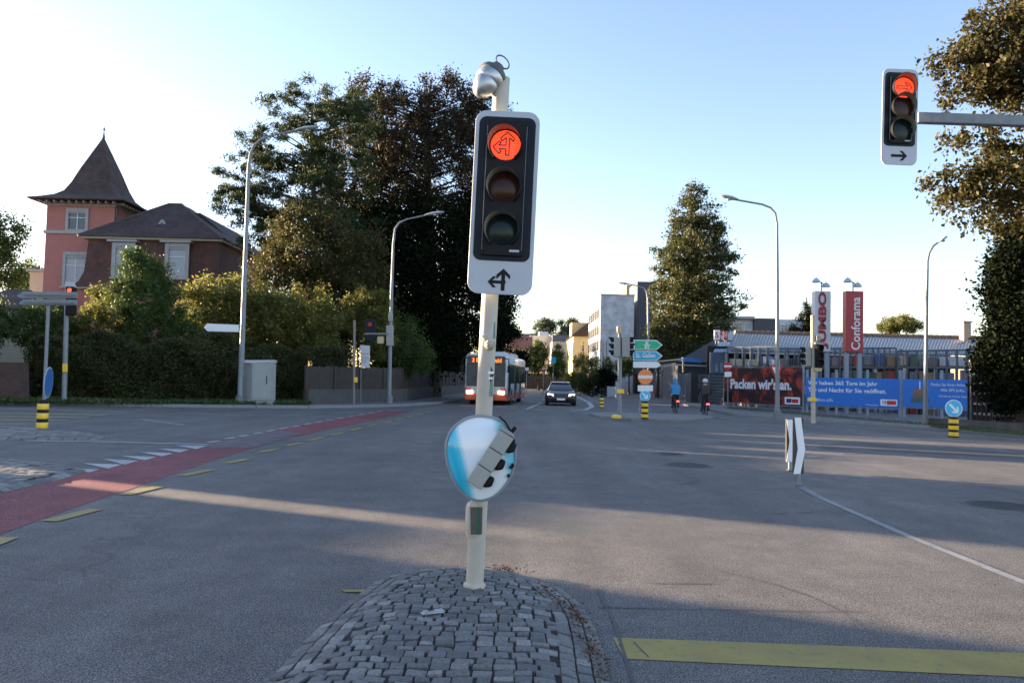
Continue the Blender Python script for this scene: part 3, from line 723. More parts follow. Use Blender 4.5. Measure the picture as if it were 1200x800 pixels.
# housing corners in photo pixels: (586,503)-(602,513) top end, (546,563)-(562,574) bottom end
A0 = Vector((586,503)); A1 = Vector((602.5,513.5)); B0 = Vector((546.5,563)); B1 = Vector((563,574))
hs = MB()
for i in range(3):
    u0_, u1_ = i/3+.006, (i+1)/3-.006
    q = [A0.lerp(B0, u0_), A1.lerp(B1, u0_), A1.lerp(B1, u1_), A0.lerp(B0, u1_)]
    hs.prism([at(p.x, p.y, yy) for p in q], (0,.075,0))
ho = hs.build('housing', mat('pale_grey_housing', (.36,.36,.33), .45, var=.06, scale=8), st_, bevel=.005)
for i in range(3):
    u = (i+.5)/3; c = A1.lerp(B1, u); d = (A1-A0).normalized(); e_ = (B0-A0).normalized()
    r = 8.0; v = MB(); q0 = c; pts = [c-e_*r*.95, c-e_*r*1.0+d*7, c+e_*r*.25+d*9.0, c+e_*r*.8+d*4, c+e_*r*.95]
    v.prism([at(p.x, p.y, yy+.005) for p in pts], (0,.065,0)); v.build('visor', BLK, st_, bevel=.012)
m = MB(); m.prism([at(p[0], p[1], yy-.003) for p in ((585,497),(601,508),(603,513),(586,503))], (0,.06,0)); m.build('end_bracket', GREYBOX, st_, bevel=.002)
# metal scrap on the island
sp = gp(507, 719, .105); t = thing('metal_scrap', 'crumpled strip of silver metal lying on the near cobbled island', 'litter', sp, R(22))
m = MB(); m.box((0,0,.010), (.14,.042,.010), rz=R(3)); m.box((.04,.004,.019), (.05,.034,.010), rz=R(14)); m.box((-.042,0,.016), (.03,.038,.014), rz=R(-8))
m.build('strip', mat('dull_aluminium', (.40,.42,.45), .5, metal=.5, var=.3, scale=30), t, world=False, bevel=.004)
# ---- overhead signal at the right
Y2 = 10.0; k2 = Y2/F; c = at(1054.5, 137, Y2)
pb = at(1330, 140, Y2+.2); base2 = Vector((pb.x, pb.y, 0))
t = thing('traffic_light', 'signal hung on a horizontal arm at the upper right, lit red right arrow', 'traffic light', base2, 0, 'traffic signals of the junction')
m = MB(); m.tube([base2, base2+Vector((0,0,pb.z+.4))], [.14,.10], 20); m.build('pole', GALV, t)
m = MB(); aL = at(1074, 138.5, Y2+.14); aR = at(1340, 147, Y2+.2); m.beam(aL, aR, .10, .135); m.build('arm', DKGALV, t, bevel=.01)
tl = at(1036, 80, Y2); bl = at(1033.5, 192, Y2); tr = at(1076.5, 81, Y2)
uy = (tl-bl).normalized(); ux = tr-tl; ux = (ux-uy*ux.dot(uy)).normalized(); T2 = frame(c, ux, uy)
SYM1 = [[(-y*.75, x*.75) for x, y in [(a, -b) for a, b in UPARROW]]]
SYM1 = [xf(UPARROW, .72, R(-90))]
signal_front(t, T2, k2, (42.5, 116), (37, 89, 9), {'c': [(2.5,34),(2,10.5),(1.5,-17)], 'r': 12.3}, SYM1, 0, [xf(UPARROW, 9.5, R(-90), 0, -47)])
# ================================================================ bollards
def bollard(base, h, r, roundel=0, arrow=-45, label='', rz=0, edge=False):
    t = thing('bollard', label, 'bollard', base, 0, 'black and yellow bollards')
    m = MB(); m.lathe([(r*1.15,0),(r*1.15,.03),(r,.035),(r,h*.93),(r*.8,h),(0.01,h)], base, 20); b = m.build('post', BLK, t)
    for q in range(3):
        z = h*(.06+.31*q); m = MB(); m.lathe([(r*1.02,z),(r*1.06,z+.01),(r*1.06,z+h*.18),(r*1.02,z+h*.19)], base, 20); m.build('yellow_band', YEL, b)
    if roundel:
        c = base+Vector((0,-.02,h+roundel*.47)); th = rz; ux_ = Vector((math.cos(th), math.sin(th), 0)); T = frame(c, ux_, (0,0,1))
        t2 = thing('keep_right_sign', label.replace('bollard', 'bollard')+'' if False else 'round blue sign with a white arrow on the '+edge, 'road sign', c, 0, 'round blue arrow signs')
        m = MB(); disc(m, 0, 0, roundel/2, T, 0, .012); m.build('rim', WHITE, t2)
        m = MB(); disc(m, 0, 0, roundel*.46, T, .003, .003); m.build('face', mat('cyan_blue_enamel', (.03,.50,.80), .35, var=.04), t2)
        m = MB(); plate(m, xf(UPARROW, roundel*.36, R(-135)), T, .006, .003); m.build('arrow', WHITE, t2, smooth=False)
    return t
YEL2 = mat('bright_yellow_band', (.95,.60,.05), .3, var=.05, scale=6); YEL = YEL2
b = gp(49, 503.5); bollard(b, .74, .125, 0, label='black and yellow bollard on the small cobbled island at the far left')
c = at(56.5, 448, b.y+.9); t2 = thing('keep_right_sign', 'round blue sign seen nearly edge on at the far left behind the bollard', 'road sign', c, 0, 'round blue arrow signs')
T = frame(c, Vector((math.cos(R(75)), math.sin(R(75)), 0)), (0.045,0,1)); T = frame(c, Vector((math.cos(R(-74)), -math.sin(R(-74))*-1, 0)), (0.04,0,1))
m = MB(); disc(m, 0, 0, .40, T, 0, .014); m.build('rim', GWHITE, t2)
m = MB(); disc(m, 0, 0, .37, T, .003, .003); disc(m, 0, 0, .37, T, -.016, .003); m.build('face', mat('dull_blue_enamel', (.03,.16,.42), .35, var=.04), t2)
m = MB(); plate(m, xf(UPARROW, .30, R(-135)), T, .006, .003); m.build('arrow', GWHITE, t2, smooth=False)
b = gp(755.5, 490.3, .1); bollard(b, .70, .13, .42, label='black and yellow bollard under the no entry sign on the centre island', edge='centre island bollard below the orange sign')
b = gp(1117.5, 512); bollard(b, .66, .14, .56, label='black and yellow bollard in front of the blue hoardings at the right', edge='bollard before the blue hoardings')
b = gp(705, 477.5); bollard(b, .66, .115, 0, label='small black and yellow bollard behind the signal pole of the centre island')
# ---- chevron boards
def chevron(bx, by, tlx, w_top, pts_board, pts_arrow, label):
    base = gp(bx, by); Y = base.y; t = thing('chevron_board', label, 'road sign', base, 0, 'chevron boards')
    m = MB(); m.prism([at(x, y, Y) for x, y in pts_board], (.03,.16,0)); b = m.build('panel', mat('dark_chevron_panel', (.045,.040,.038), .5, var=.2), t)
    m = MB(); m.prism([at(x, y, Y-.012) for x, y in pts_arrow], (0,.008,0)); m.build('white_chevron', WHITE, b)
    m = MB(); x0 = sum(p[0] for p in pts_board)/len(pts_board); y1 = max(p[1] for p in pts_board)
    m.tube([base, at(bx, y1-6, Y+.03)], .028, 10); m.build('post', DKGALV, t)
    m = MB(); m.box(base+Vector((0,0,.02)), (.09,.09,.03)); m.build('foot', DKGALV, t, bevel=.01)
chevron(925.5, 552, 0, 0, [(922,491),(931,491),(931,541),(922,541)], [(922,491.5),(928.6,491.5),(932.6,516.5),(928,541),(921.6,541),(925.4,516.5)], 'farther of the two narrow black boards with a bent white stripe')
chevron(936.5, 569, 0, 0, [(931,490),(941.5,490),(942,555),(930.5,555)], [(931.2,489),(938.8,489),(943.6,527),(938,555),(930,555),(935,526)], 'nearer of the two narrow black boards with a bent white stripe')
# ================================================================ lamp posts
def lamp(base, pts, radii, head_a, head_b, hw, label, collar=True):
    t = thing('street_lamp', label, 'street lamp', base, 0, 'street lamps')
    m = MB(); m.tube([base]+pts, radii, 12); p = m.build('pole', GALV, t)
    if collar: m = MB(); m.tube([base, base+Vector((0,0,.35)), base+Vector((0,0,.4))], [radii[0]*1.6, radii[0]*1.6, radii[0]], 12); m.build('foot', DKGALV, p)
    d = (head_b-head_a); L = d.length; d.normalize(); s = d.cross(Vector((0,0,1))).normalized(); u = s.cross(d)
    m = MB(); prof = [(0,.35,.2),(.12,.75,.6),(.4,1,1),(.75,.95,.85),(.95,.6,.4),(1,.2,.1)]; vs = []; seg = 10
    for q, ww, hh in prof:
        for a in range(seg):
            an = 2*math.pi*a/seg; cz = math.sin(an); vs.append(head_a+d*(L*q)+s*(math.cos(an)*hw*ww)+u*(cz*hw*.62*hh if cz > 0 else cz*hw*.35*hh))
    m.add(vs, [(i*seg+a, i*seg+(a+1)%seg, (i+1)*seg+(a+1)%seg, (i+1)*seg+a) for i in range(5) for a in range(seg)]+[tuple(reversed(range(seg))), tuple(range(5*seg, 6*seg))])
    h = m.build('lamp_head', mat('lamp_housing', (.42,.46,.48), .4, var=.08), t)
    m = MB(); m.lathe([(hw*.6,0),(hw*.45,-.05),(.02,-.07)], head_a+d*L*.5-u*hw*.3, 12); m.build('diffuser', mat('lamp_glass', (.55,.58,.6), .1, var=0, coat=.5), h)
    return t
def arc(px_list, Y): return [at(x, y, Y) for x, y in px_list]
b = gp(281, 474, .1); Y = b.y
lamp(b, arc([(284,400),(288,290),(291.5,195),(293.5,180),(298,170),(306,163.5),(320,158.5),(350,152.5)], Y), [.13,.115,.095,.075,.06,.055,.05,.045,.04], at(346,153,Y), at(373,149,Y), .19, 'tall grey street lamp beside the grey utility cabinet, with a white finger sign')
t = thing('finger_sign', 'blank white arrow shaped board on the lamp post beside the hedge', 'direction sign', at(279, 384, Y), 0, 'direction signs')
m = MB(); m.prism([at(x, y, Y-.16) for x, y in ((239,383.5),(243,379),(279.5,380.5),(279.5,389),(243,388))], (0,.05,0)); m.build('board', WHITE, t, bevel=.008)
for yy in (382, 387): m = MB(); m.beam(at(278, yy, Y-.13), at(284, yy, Y-.13), .04); m.build('bracket', DKGALV, t)
b = gp(456, 472.5, .1); Y = b.y
lamp(b, arc([(457,420),(459,340),(461,285),(463,268),(468,261),(477,257),(500,252)], Y), [.12,.10,.08,.06,.05,.05,.045,.04], at(497,252.5,Y), at(521,248.5,Y), .17, 'grey street lamp in front of the dark trees, carrying signal boxes', True)
b = gp(911, 491.5, .1); Y = b.y
lamp(b, arc([(911,430),(911,330),(910.5,262),(908.5,250),(903,243.5),(893,239.5),(862,234)], Y), [.10,.085,.07,.055,.05,.045,.042,.04], at(866,234.5,Y), at(843,229.5,Y), .18, 'grey street lamp with curved arm standing before the flame poster')
b = gp(1084, 497, .1); Y = b.y
lamp(b, arc([(1085,430),(1086,350),(1087,305),(1089,296),(1094,288),(1102,282)], Y), [.09,.078,.062,.05,.045,.04,.036], at(1099,284,Y), at(1110,277,Y), .15, 'shorter grey street lamp standing before the right blue hoarding')
Y = 75; b = at(760, 462, Y); b.z = 0
lamp(b, arc([(760,420),(759,350),(757.5,341),(754,337),(745,334.5),(738,333)], Y), [.12,.10,.08,.06,.055,.05,.045], at(739,333.2,Y), at(724.5,331.5,Y), .2, 'small far street lamp in front of the dark tower beside the tall conifer', False)
# ================================================================ side view signals and signs
def side_head(mb_pole, t, px0, py0, px1, py1, Y, facing, boxm, name='signal_head'):
    """housing spanning photo rect, visors pointing facing(+1 right,-1 left)"""
    m = MB(); m.prism([at(x, y, Y) for x, y in ((px0,py0),(px1,py0),(px1,py1),(px0,py1))], (0,.30,0)); h = m.build(name, boxm, t, bevel=.02)
    x = px1 if facing > 0 else px0; H = (py1-py0)/3
    for i in range(3):
        c = at(x, py0+H*(i+.45), Y+.15); L = .24; v = MB(); vs = []
        n = 12
        for k in range(n+1):
            a = R(-40)+R(260)*k/n; 
            for q in (0, 1): vs.append(c+Vector((facing*(L*(.5+.5*max(0, math.sin(a))) if q else -.01), .125*math.cos(a), .125*math.sin(a))))
        v.add(vs, [(k*2, k*2+1, k*2+3, k*2+2) for k in range(n)]); o = v.build('visor', BLK, h)
        s = o.modifiers.new('Thick', 'SOLIDIFY'); s.thickness = .012
        v = MB(); v.tube([c, c+Vector((facing*.02,0,0))], .10, 16); v.build('lens', LENS_OFF_G, h)
    return h
b = gp(726, 488, .1); Y = b.y
t = thing('traffic_light', 'grey signal pole on the centre island with side facing heads under a tan box', 'traffic light', b, 0, 'traffic signals of the junction')
m = MB(); m.tube([b, at(726.5, 384, Y)], [.09,.08], 14); m.build('pole', GALV, t)
side_head(None, t, 719.5, 395, 727, 418, Y-.16, -1, GREYBOX); side_head(None, t, 729, 395, 738, 418, Y-.16, 1, GREYBOX)
m = MB(); m.prism([at(x, y, Y-.12) for x, y in ((723.5,382),(729,382),(729,390.5),(723.5,390.5))], (0,.24,0)); m.build('detector_box', mat('tan_box', (.55,.42,.26), .5, var=.1), t, bevel=.02)
m = MB(); m.prism([at(x, y, Y-.15) for x, y in ((723.5,456),(731.5,456),(731.5,461),(723.5,461))], (0,.2,0)); m.build('push_button', YEL, t, bevel=.02)
m = MB(); m.lathe([(.20,0),(.20,.09),(.09,.13)], gp(722.5, 489.5, .1), 14); m.build('yellow_foot', YEL, t)
# direction signs
Y = gp(756, 490).y+.1; b = gp(756.5, 489, .1)
t = thing('sign_post', 'slim grey post on the centre island carrying the direction and no entry signs', 'sign post', b)
m = MB(); m.tube([Vector((b.x, Y+.16, b.z)), at(757, 400, Y+.16)], .035, 10); m.build('post', GALV, t)
def arrowboard(x0, x1, y0, y1, Y, face, label, right=True, txt=None, inner=None):
    c = at(x0, (y0+y1)/2, Y); t = thing('direction_sign', label, 'direction sign', c, 0, 'direction signs')
    h = y1-y0; tip = h*.62; ym = (y0+y1)/2
    m = MB(); m.prism([at(x, y, Y) for x, y in ((x0,y0),(x1-tip,y0+.3),(x1,ym+.2),(x1-tip,y1+.3),(x0,y1))], (0,.03,0)); m.build('board', WHITE, t)
    if face:
        e = .9
        m = MB(); m.prism([at(x, y, Y-.012) for x, y in ((x0+e,y0+e),(x1-tip-e*.3,y0+e+.3),(x1-e*1.7,ym+.2),(x1-tip-e*.3,y1-e+.3),(x0+e,y1-e))], (0,.008,0)); f = m.build('face', face, t)
        if txt:
            o = at(x0+txt[1], y1-txt[2], Y-.016); T = frame(o, cr, cu)
            text(txt[0], 'lettering', WHITE, t, T, w=txt[3]*mpp(Y), h=txt[4]*mpp(Y), bold=.02)
    return t, Y
GREEN_S = mat('green_sign_face', (.0,.46,.24), .35, var=.04); CYAN_S = mat('blue_sign_face', (.0,.42,.62), .35, var=.04)
t, YY = arrowboard(743, 776.5, 398, 409.6, Y, GREEN_S, 'green motorway arrow sign, topmost of the three on the centre island')
# motorway pictogram
m = MB()
for pts in ([(755.2,408),(757,401),(758,401),(757.6,408)], [(760.8,408),(759,401),(758.4,401),(758.9,408)], [(754,403.6),(762,403.8),(762,404.6),(754,404.4)], [(756,400.3),(760,400.4),(760,401),(756,400.9)]):
    m.prism([at(x, y, Y-.022) for x, y in pts], (0,.006,0))
m.build('motorway_symbol', WHITE, t, smooth=False)
arrowboard(742, 776.5, 411, 422.4, Y, CYAN_S, 'blue arrow sign with white place name, middle of the three on the centre island', txt=('St. Gallen', 3, 3.4, 23, 5.5))
arrowboard(742, 774.5, 423.4, 430.6, Y, None, 'plain white arrow sign, lowest of the three on the centre island')
def noentry(cx, cy, r, Y, label, redm=REDM, plate_r=None):
    c = at(cx, cy, Y); t = thing('no_entry_sign', label, 'road sign', c, 0, 'no entry signs'); T = frame(c, cr, cu); k = mpp(Y)
    m = MB(); disc(m, 0, 0, r*k, T, 0, .02); m.build('disc', redm, t)
    m = MB(); plate(m, [(-r*k*.93, -r*k*.20), (r*k*.93, -r*k*.20), (r*k*.93, r*k*.20), (-r*k*.93, r*k*.20)], T, .006, .005); m.build('white_bar', WHITE, t)
    if plate_r:
        x0, y0, x1, y1 = plate_r; t2 = thing('supplementary_plate', 'white plate under the '+label.replace(' at the left end of the flame poster',' by the flame poster'), 'road sign', at((x0+x1)/2, (y0+y1)/2, Y)); m = MB()
        m.prism([at(x, y, Y) for x, y in ((x0,y0),(x1,y0),(x1,y1),(x0,y1))], (0,.02,0)); m.build('plate', WHITE, t2, bevel=.01)
noentry(756.3, 441.5, 8.8, Y, 'round orange no entry sign on the centre island', mat('flash_bright_red_enamel', (.95,.30,.09), .35, var=.04), (747.3,451.3,765.2,458.4))  # flash glow of the red disc put into a brighter orange colour
Yn = 48.5; b = at(853, 477, Yn); b.z = 0
t = thing('sign_post', 'thin grey post with a small no entry sign by the flame poster', 'sign post', b); m = MB(); m.tube([b, at(853, 424, Yn)], .04, 8); m.build('post', GALV, t)
noentry(853, 429, 4.7, Yn-.1, 'small red no entry sign at the left end of the flame poster', REDM, (849.2,435.5,857.3,441.5))
# yield sign behind the lamp post
Yy = 41; c = at(909, 436, Yy); t = thing('yield_sign', 'white triangle sign with red border behind the lamp post of the flame poster', 'road sign', c)
m = MB(); m.prism([at(x, y, Yy) for x, y in ((902,428.5),(917.5,428.5),(909.8,445))], (0,.02,0)); m.build('border', REDM, t)
m = MB(); m.prism([at(x, y, Yy-.012) for x, y in ((905,430),(914.5,430),(909.8,441))], (0,.008,0)); m.build('face', WHITE, t)
m = MB(); q = at(909.5, 445, Yy+.05); m.tube([Vector((q.x, q.y, 0)), at(909.5,432,Yy+.05)], .035, 8); m.build('post', GALV, t)
# traffic light before the first blue hoarding
b = gp(953, 495.5, .1); Y = b.y
t = thing('traffic_light', 'cream signal pole with heads on both sides before the left blue hoarding', 'traffic light', b, 0, 'traffic signals of the junction')
m = MB(); m.tube([b, at(952.6, 369.5, Y)], [.085,.08], 14); m.build('pole', POLE, t)
side_head(None, t, 944.5, 407, 951, 429, Y-.1, -1, GREYBOX)
m = MB(); m.prism([at(x, y, Y-.2) for x, y in ((956.5,403),(965.5,403.5),(965,431),(956,430.5))], (0,.3,0)); h = m.build('signal_head', BLK, t, bevel=.03)
for i in range(3):
    v = MB(); visor(v, 0, 0, .12, frame(at(961, 408+8.4*i, Y-.21), cr, cu), .2); v.build('visor', [BLK, BLK], h)
m = MB(); m.prism([at(x, y, Y-.15) for x, y in ((957,393),(962,393.5),(962,399.5),(957,399))], (0,.15,0)); m.prism([at(x, y, Y-.23) for x, y in ((955.5,401),(966.5,402.5),(966.5,404),(955.5,403.2))], (0,.3,0)); m.build('detector_box', GREYBOX, t, bevel=.01)
m = MB(); m.prism([at(x, y, Y-.15) for x, y in ((955,430.5),(964,431),(963,435),(956,435))], (0,.2,0)); m.build('lower_box', mat('tan_box', (.55,.42,.26)), t, bevel=.01)
m = MB(); m.prism([at(x, y, Y-.14) for x, y in ((948.5,466),(957.5,466),(957.5,470.5),(948.5,470.5))], (0,.22,0)); m.build('push_button', YEL, t, bevel=.03)
# left back-of-sign board, left signal
b = gp(50.5, 497, 0); Y = b.y
t = thing('overhead_sign', 'wide grey sign board seen from behind on a slim post at the far left', 'direction sign', b)
m = MB(); m.tube([b, at(57.5, 341.5, Y)], .045, 12); m.build('post', GALV, t)
m = MB()
for (y0, y1, dx) in ((341.5,349.5,0),(350.5,357.5,-2)):
    m.prism([at(x, y, Y-.09) for x, y in ((19+abs(dx)*1.2,y0+5),(27,y0),(89.5+dx*.2,y0+.6),(89.5+dx*.2,y1),(24,y1))], (0,.05,0))
bo = m.build('board_back', mat('grey_sign_back', (.22,.25,.28), .5, var=.12, metal=.2), t, bevel=.01)
m = MB()
for yy in (345, 354): m.beam(at(28, yy, Y-.02-.1), at(88, yy+1, Y-.02-.1), .03, .05)
m.build('rail', DKGALV, bo)
b = gp(75, 472.5, .1); Y = b.y
t = thing('traffic_light', 'slim pale signal pole at the far left, small lit red lamp, behind grey board', 'traffic light', b, 0, 'traffic signals of the junction')
m = MB(); m.tube([b, at(79, 335, Y)], [.10,.085], 14); m.build('pole', GALV, t)
m = MB(); m.prism([at(x, y, Y-.25) for x, y in ((76.5,336.5),(86.5,336.5),(86.2,369.5),(76.2,369.5))], (0,.25,0)); h = m.build('signal_head', BLK, t, bevel=.02)
m = MB(); m.tube([at(81.5, 340.3, Y-.28), at(81.5, 340.3, Y-.25)], .095, 16); lo_ = m.build('lens', mat('far_red_lens', (.5,.02,.01), .4, var=0, emis=(1,.08,.03), es=.4), h)
m = MB(); m.prism([at(x, y, Y-.27) for x, y in ((76.5,330),(83,330),(86,335.6),(76,335.6))], (0,.25,0)); m.build('top_hood', GWHITE, h)
m = MB(); m.prism([at(x, y, Y-.14) for x, y in ((72.8,426),(78,426),(78,436),(72.8,436))], (0,.1,0)); m.build('push_button', YEL, t, bevel=.02)
# utility cabinet
a = gp(284, 473.5, .12); b_ = gp(318, 473.5, .12); Y = a.y
t = thing('utility_cabinet', 'pale grey utility cabinet beside the tall lamp post before the hedge', 'cabinet', (a+b_)/2)
CAB = mat('cabinet_grey', (.36,.37,.35), .5, var=.07, scale=4)
m = MB(); m.prism([at(x, y, Y) for x, y in ((295.5,425),(319,424),(318,468),(294.5,468.5))], (0,.6,0)); m.prism([at(286,424.5,Y+.35), at(295.3,425,Y+.01), at(294.3,468.5,Y+.01), at(285,467,Y+.35)], (.05,.25,0)); body = m.build('body', CAB, t)
m = MB(); m.prism([at(x, y, Y-.02) for x, y in ((284.5,421.8),(319.8,421.6),(319.8,424.5),(295,425.6),(284.5,425))], (0,.66,0)); m.build('lid', GWHITE, body, bevel=.01)
m = MB()
for q in (((296.6,427.5),(317.6,426.8),(316.7,465.5),(295.8,466)),): m.prism([at(x, y, Y-.016) for x, y in q], (0,.014,0))
m.build('door', CAB, body, bevel=.008)
m = MB(); m.prism([at(x, y, Y-.024) for x, y in ((312,440),(313,440),(312.8,450),(311.8,450))], (0,.01,0)); m.build('handle', BLK, body)
m = MB(); m.prism([at(x, y, Y+.02) for x, y in ((286,467.5),(318.5,468),(318.3,474),(286,473.5))], (0,.5,0)); m.build('plinth', mat('concrete', (.28,.28,.27), .8, var=.15, scale=6, bump=.3), body)
# bus stop pole and plate, signal boxes on second lamp
b = gp(414.5, 473, .12); Y = b.y
t = thing('pole', 'slim weathered pole with a yellow button standing before the wooden fence', 'pole', b); m = MB(); m.tube([b, at(415.5, 375, Y)], [.065,.06], 10); m.build('post', mat('brown_grey_steel', (.22,.20,.17), .6, var=.2), t)
m = MB(); m.prism([at(x, y, Y-.12) for x, y in ((414.5,442),(418.6,442),(418.6,448),(414.5,448))], (0,.1,0)); m.build('push_button', YEL, t, bevel=.02)
c = at(428, 417, Y); t = thing('notice_board', 'white notice plate hung above the wooden fence', 'notice board', c); q = [at(x, y, Y) for x, y in ((422,404),(433.5,405),(433,431),(423,430))]
m = MB(); m.prism(q, (0,.04,0)); m.build('plate', GWHITE, t, bevel=.008)
T = frame(at(424.2, 415.5, Y-.004), cr, cu); text('BUS', 'lettering', REDM, t, T, w=7*mpp(Y), h=2*mpp(Y))
m = MB()
for i in range(4): m.prism([at(x, y, Y-.006) for x, y in ((424,418.5+2*i),(431.5-i,418.5+2*i),(431.5-i,419.2+2*i),(424,419.2+2*i))], (0,.004,0))
m.build('timetable_lines', mat('grey_print', (.2,.2,.22), .6, var=0), t, smooth=False)
m = MB(); q = at(422.3, 405, Y+.02); m.tube([Vector((at(424,431,Y).x, Y+.04, 0.1)), at(423,404,Y+.04)], .02, 6); m.build('post', DKGALV, t)
Y = gp(456, 472.5, .1).y-.15
t = thing('signal_boxes', 'grey signal boxes with a side arm on the lamp post before the dark trees', 'traffic light', at(456, 390, Y))
m = MB(); m.prism([at(x, y, Y) for x, y in ((452.5,381),(460.5,381),(460.5,405),(452.5,405))], (0,.25,0)); m.build('signal_head', GREYBOX, t, bevel=.02)
m = MB(); m.prism([at(x, y, Y) for x, y in ((455,367),(460,367),(460,376),(455,376))], (0,.2,0)); m.build('detector_box', GREYBOX, t, bevel=.02)
m = MB(); m.beam(at(427, 391, Y), at(456, 391, Y), .09); m.build('arm', DKGALV, t)
m = MB(); m.prism([at(x, y, Y) for x, y in ((442,394),(449.5,394),(449.5,402.5),(442,402.5))], (0,.2,0)); m.build('side_box', mat('tan_box', (.55,.42,.26)), t, bevel=.02)
m = MB(); m.prism([at(x, y, Y) for x, y in ((427,374),(440,374),(440,399),(427,399))], (0,.1,0)); bd = m.build('signal_board', NAVY, t, bevel=.02)
m = MB(); m.tube([at(433.5, 380, Y-.10), at(433.5,380, Y-.02)], .12, 12); m.build('lens', mat('dim_red_lens', (.16,.012,.012), .4, var=0, emis=(1,.05,.03), es=.01), bd)
# ================================================================ buildings
PINK = mat('pink_render', (.40,.165,.145), .85, var=.10, scale=1.2, bump=.15)
CREAMR = mat('cream_render', (.55,.48,.34), .85, var=.08, scale=1.5)
STONE = mat('grey_stone_trim', (.36,.36,.36), .8, var=.1, scale=4)
FRAMEW = mat('white_window_frame', (.62,.64,.66), .5, var=.04)
GLASS = mat('dark_window_glass', (.05,.065,.08), .08, var=.15, scale=1, spec=.8)
CURT = mat('curtain', (.40,.43,.48), .7, var=.1, scale=6)
BLIND = mat('roller_blind', (.30,.31,.33), .7, var=.05)
def brickmat(name, c1, c2, mortar, sx, sy, bump=.5, off=.5):
    m = bpy.data.materials.new(name); m.use_nodes = True; nt = m.node_tree; n = nt.nodes; l = nt.links; b = n['Principled BSDF']; b.inputs['Roughness'].default_value = .85
    tc = n.new('ShaderNodeTexCoord'); sp = n.new('ShaderNodeSeparateXYZ'); l.new(tc.outputs['Object'], sp.inputs[0])
    ad = n.new('ShaderNodeMath'); l.new(sp.outputs['X'], ad.inputs[0]); l.new(sp.outputs['Y'], ad.inputs[1])
    cb = n.new('ShaderNodeCombineXYZ'); l.new(ad.outputs[0], cb.inputs['X']); l.new(sp.outputs['Z'], cb.inputs['Y'])
    br = n.new('ShaderNodeTexBrick'); br.offset = off; br.inputs['Scale'].default_value = 1; br.inputs['Brick Width'].default_value = sx; br.inputs['Row Height'].default_value = sy
    br.inputs['Mortar Size'].default_value = .012; br.inputs['Color1'].default_value = (*c1,1); br.inputs['Color2'].default_value = (*c2,1); br.inputs['Mortar'].default_value = (*mortar,1)
    l.new(cb.outputs[0], br.inputs['Vector'])
    nz = n.new('ShaderNodeTexNoise'); nz.inputs['Scale'].default_value = 1.1; nz.inputs['Detail'].default_value = 6; l.new(tc.outputs['Object'], nz.inputs['Vector'])
    r2 = n.new('ShaderNodeValToRGB'); r2.color_ramp.elements[0].position = .3; r2.color_ramp.elements[1].position = .7; r2.color_ramp.elements[0].color = (.7,.7,.7,1); r2.color_ramp.elements[1].color = (1.25,1.2,1.2,1); l.new(nz.outputs['Fac'], r2.inputs['Fac'])
    mx = n.new('ShaderNodeMix'); mx.data_type = 'RGBA'; mx.blend_type = 'MULTIPLY'; mx.inputs['Factor'].default_value = 1; l.new(br.outputs['Color'], mx.inputs['A']); l.new(r2.outputs['Color'], mx.inputs['B']); l.new(mx.outputs['Result'], b.inputs['Base Color'])
    bp = n.new('ShaderNodeBump'); bp.inputs['Strength'].default_value = bump; bp.inputs['Distance'].default_value = .02; bp.invert = True; l.new(br.outputs['Fac'], bp.inputs['Height']); l.new(bp.outputs['Normal'], b.inputs['Normal'])
    return m
ROOF = brickmat('dark_roof_tiles', (.062,.042,.038), (.090,.060,.052), (.03,.025,.024), .22, .16)
MANS = brickmat('red_brown_mansard_tiles', (.105,.050,.042), (.14,.065,.052), (.045,.028,.026), .20, .14)
REDROOF = brickmat('red_roof_tiles', (.26,.10,.06), (.33,.14,.08), (.12,.06,.04), .3, .25)
BRICK = brickmat('brown_garden_brick', (.16,.09,.07), (.11,.065,.055), (.07,.06,.055), .25, .08)
def wq(px, py, Y): return at(px, py, Y)
def window(parent, x0, y0, x1, y1, Y, mull=1, sill=True, blind=0., curtain=False, name='window', fr=.10):
    """window in a wall facing the camera at depth Y; photo rectangle outer frame"""
    a = at(x0, y1, Y); b = at(x1, y1, Y); c = at(x0, y0, Y); w_ = b.x-a.x; h = c.z-a.z; X = (a.x+b.x)/2; Z = (a.z+c.z)/2
    m = MB()
    for dx in (-1, 1): m.box((X+dx*(w_/2-fr/2), Y-.06, Z), (fr, .14, h))
    m.box((X, Y-.055, Z+h/2-fr/2), (w_-2*fr, .13, fr)); m.box((X, Y-.055, Z-h/2+fr/2), (w_-2*fr, .13, fr))
    if sill: m.box((X, Y-.10, Z-h/2-.05), (w_+.2, .25, .1))
    f = m.build(name, STONE if fr > .2 else FRAMEW, parent, smooth=False)
    g = MB(); g.box((X, Y-.008, Z), (w_-2*fr, .03, h-2*fr)); g.build('pane', CURT if curtain else GLASS, f, smooth=False)
    m = MB()
    iw, ih = w_-2*fr, h-2*fr
    for k in range(mull): m.box((X-iw/2+iw*(k+1)/(mull+1), Y-.04, Z), (.07, .04, ih))
    m.box((X, Y-.042, Z+ih*.14), (iw, .04, .06)); m.build('glazing_bars', FRAMEW, f, smooth=False)
    if blind:
        m = MB(); m.box((X, Y-.065, Z+ih/2-ih*blind/2), (iw, .03, ih*blind)); m.build('blind', BLIND, f, smooth=False)
    return f
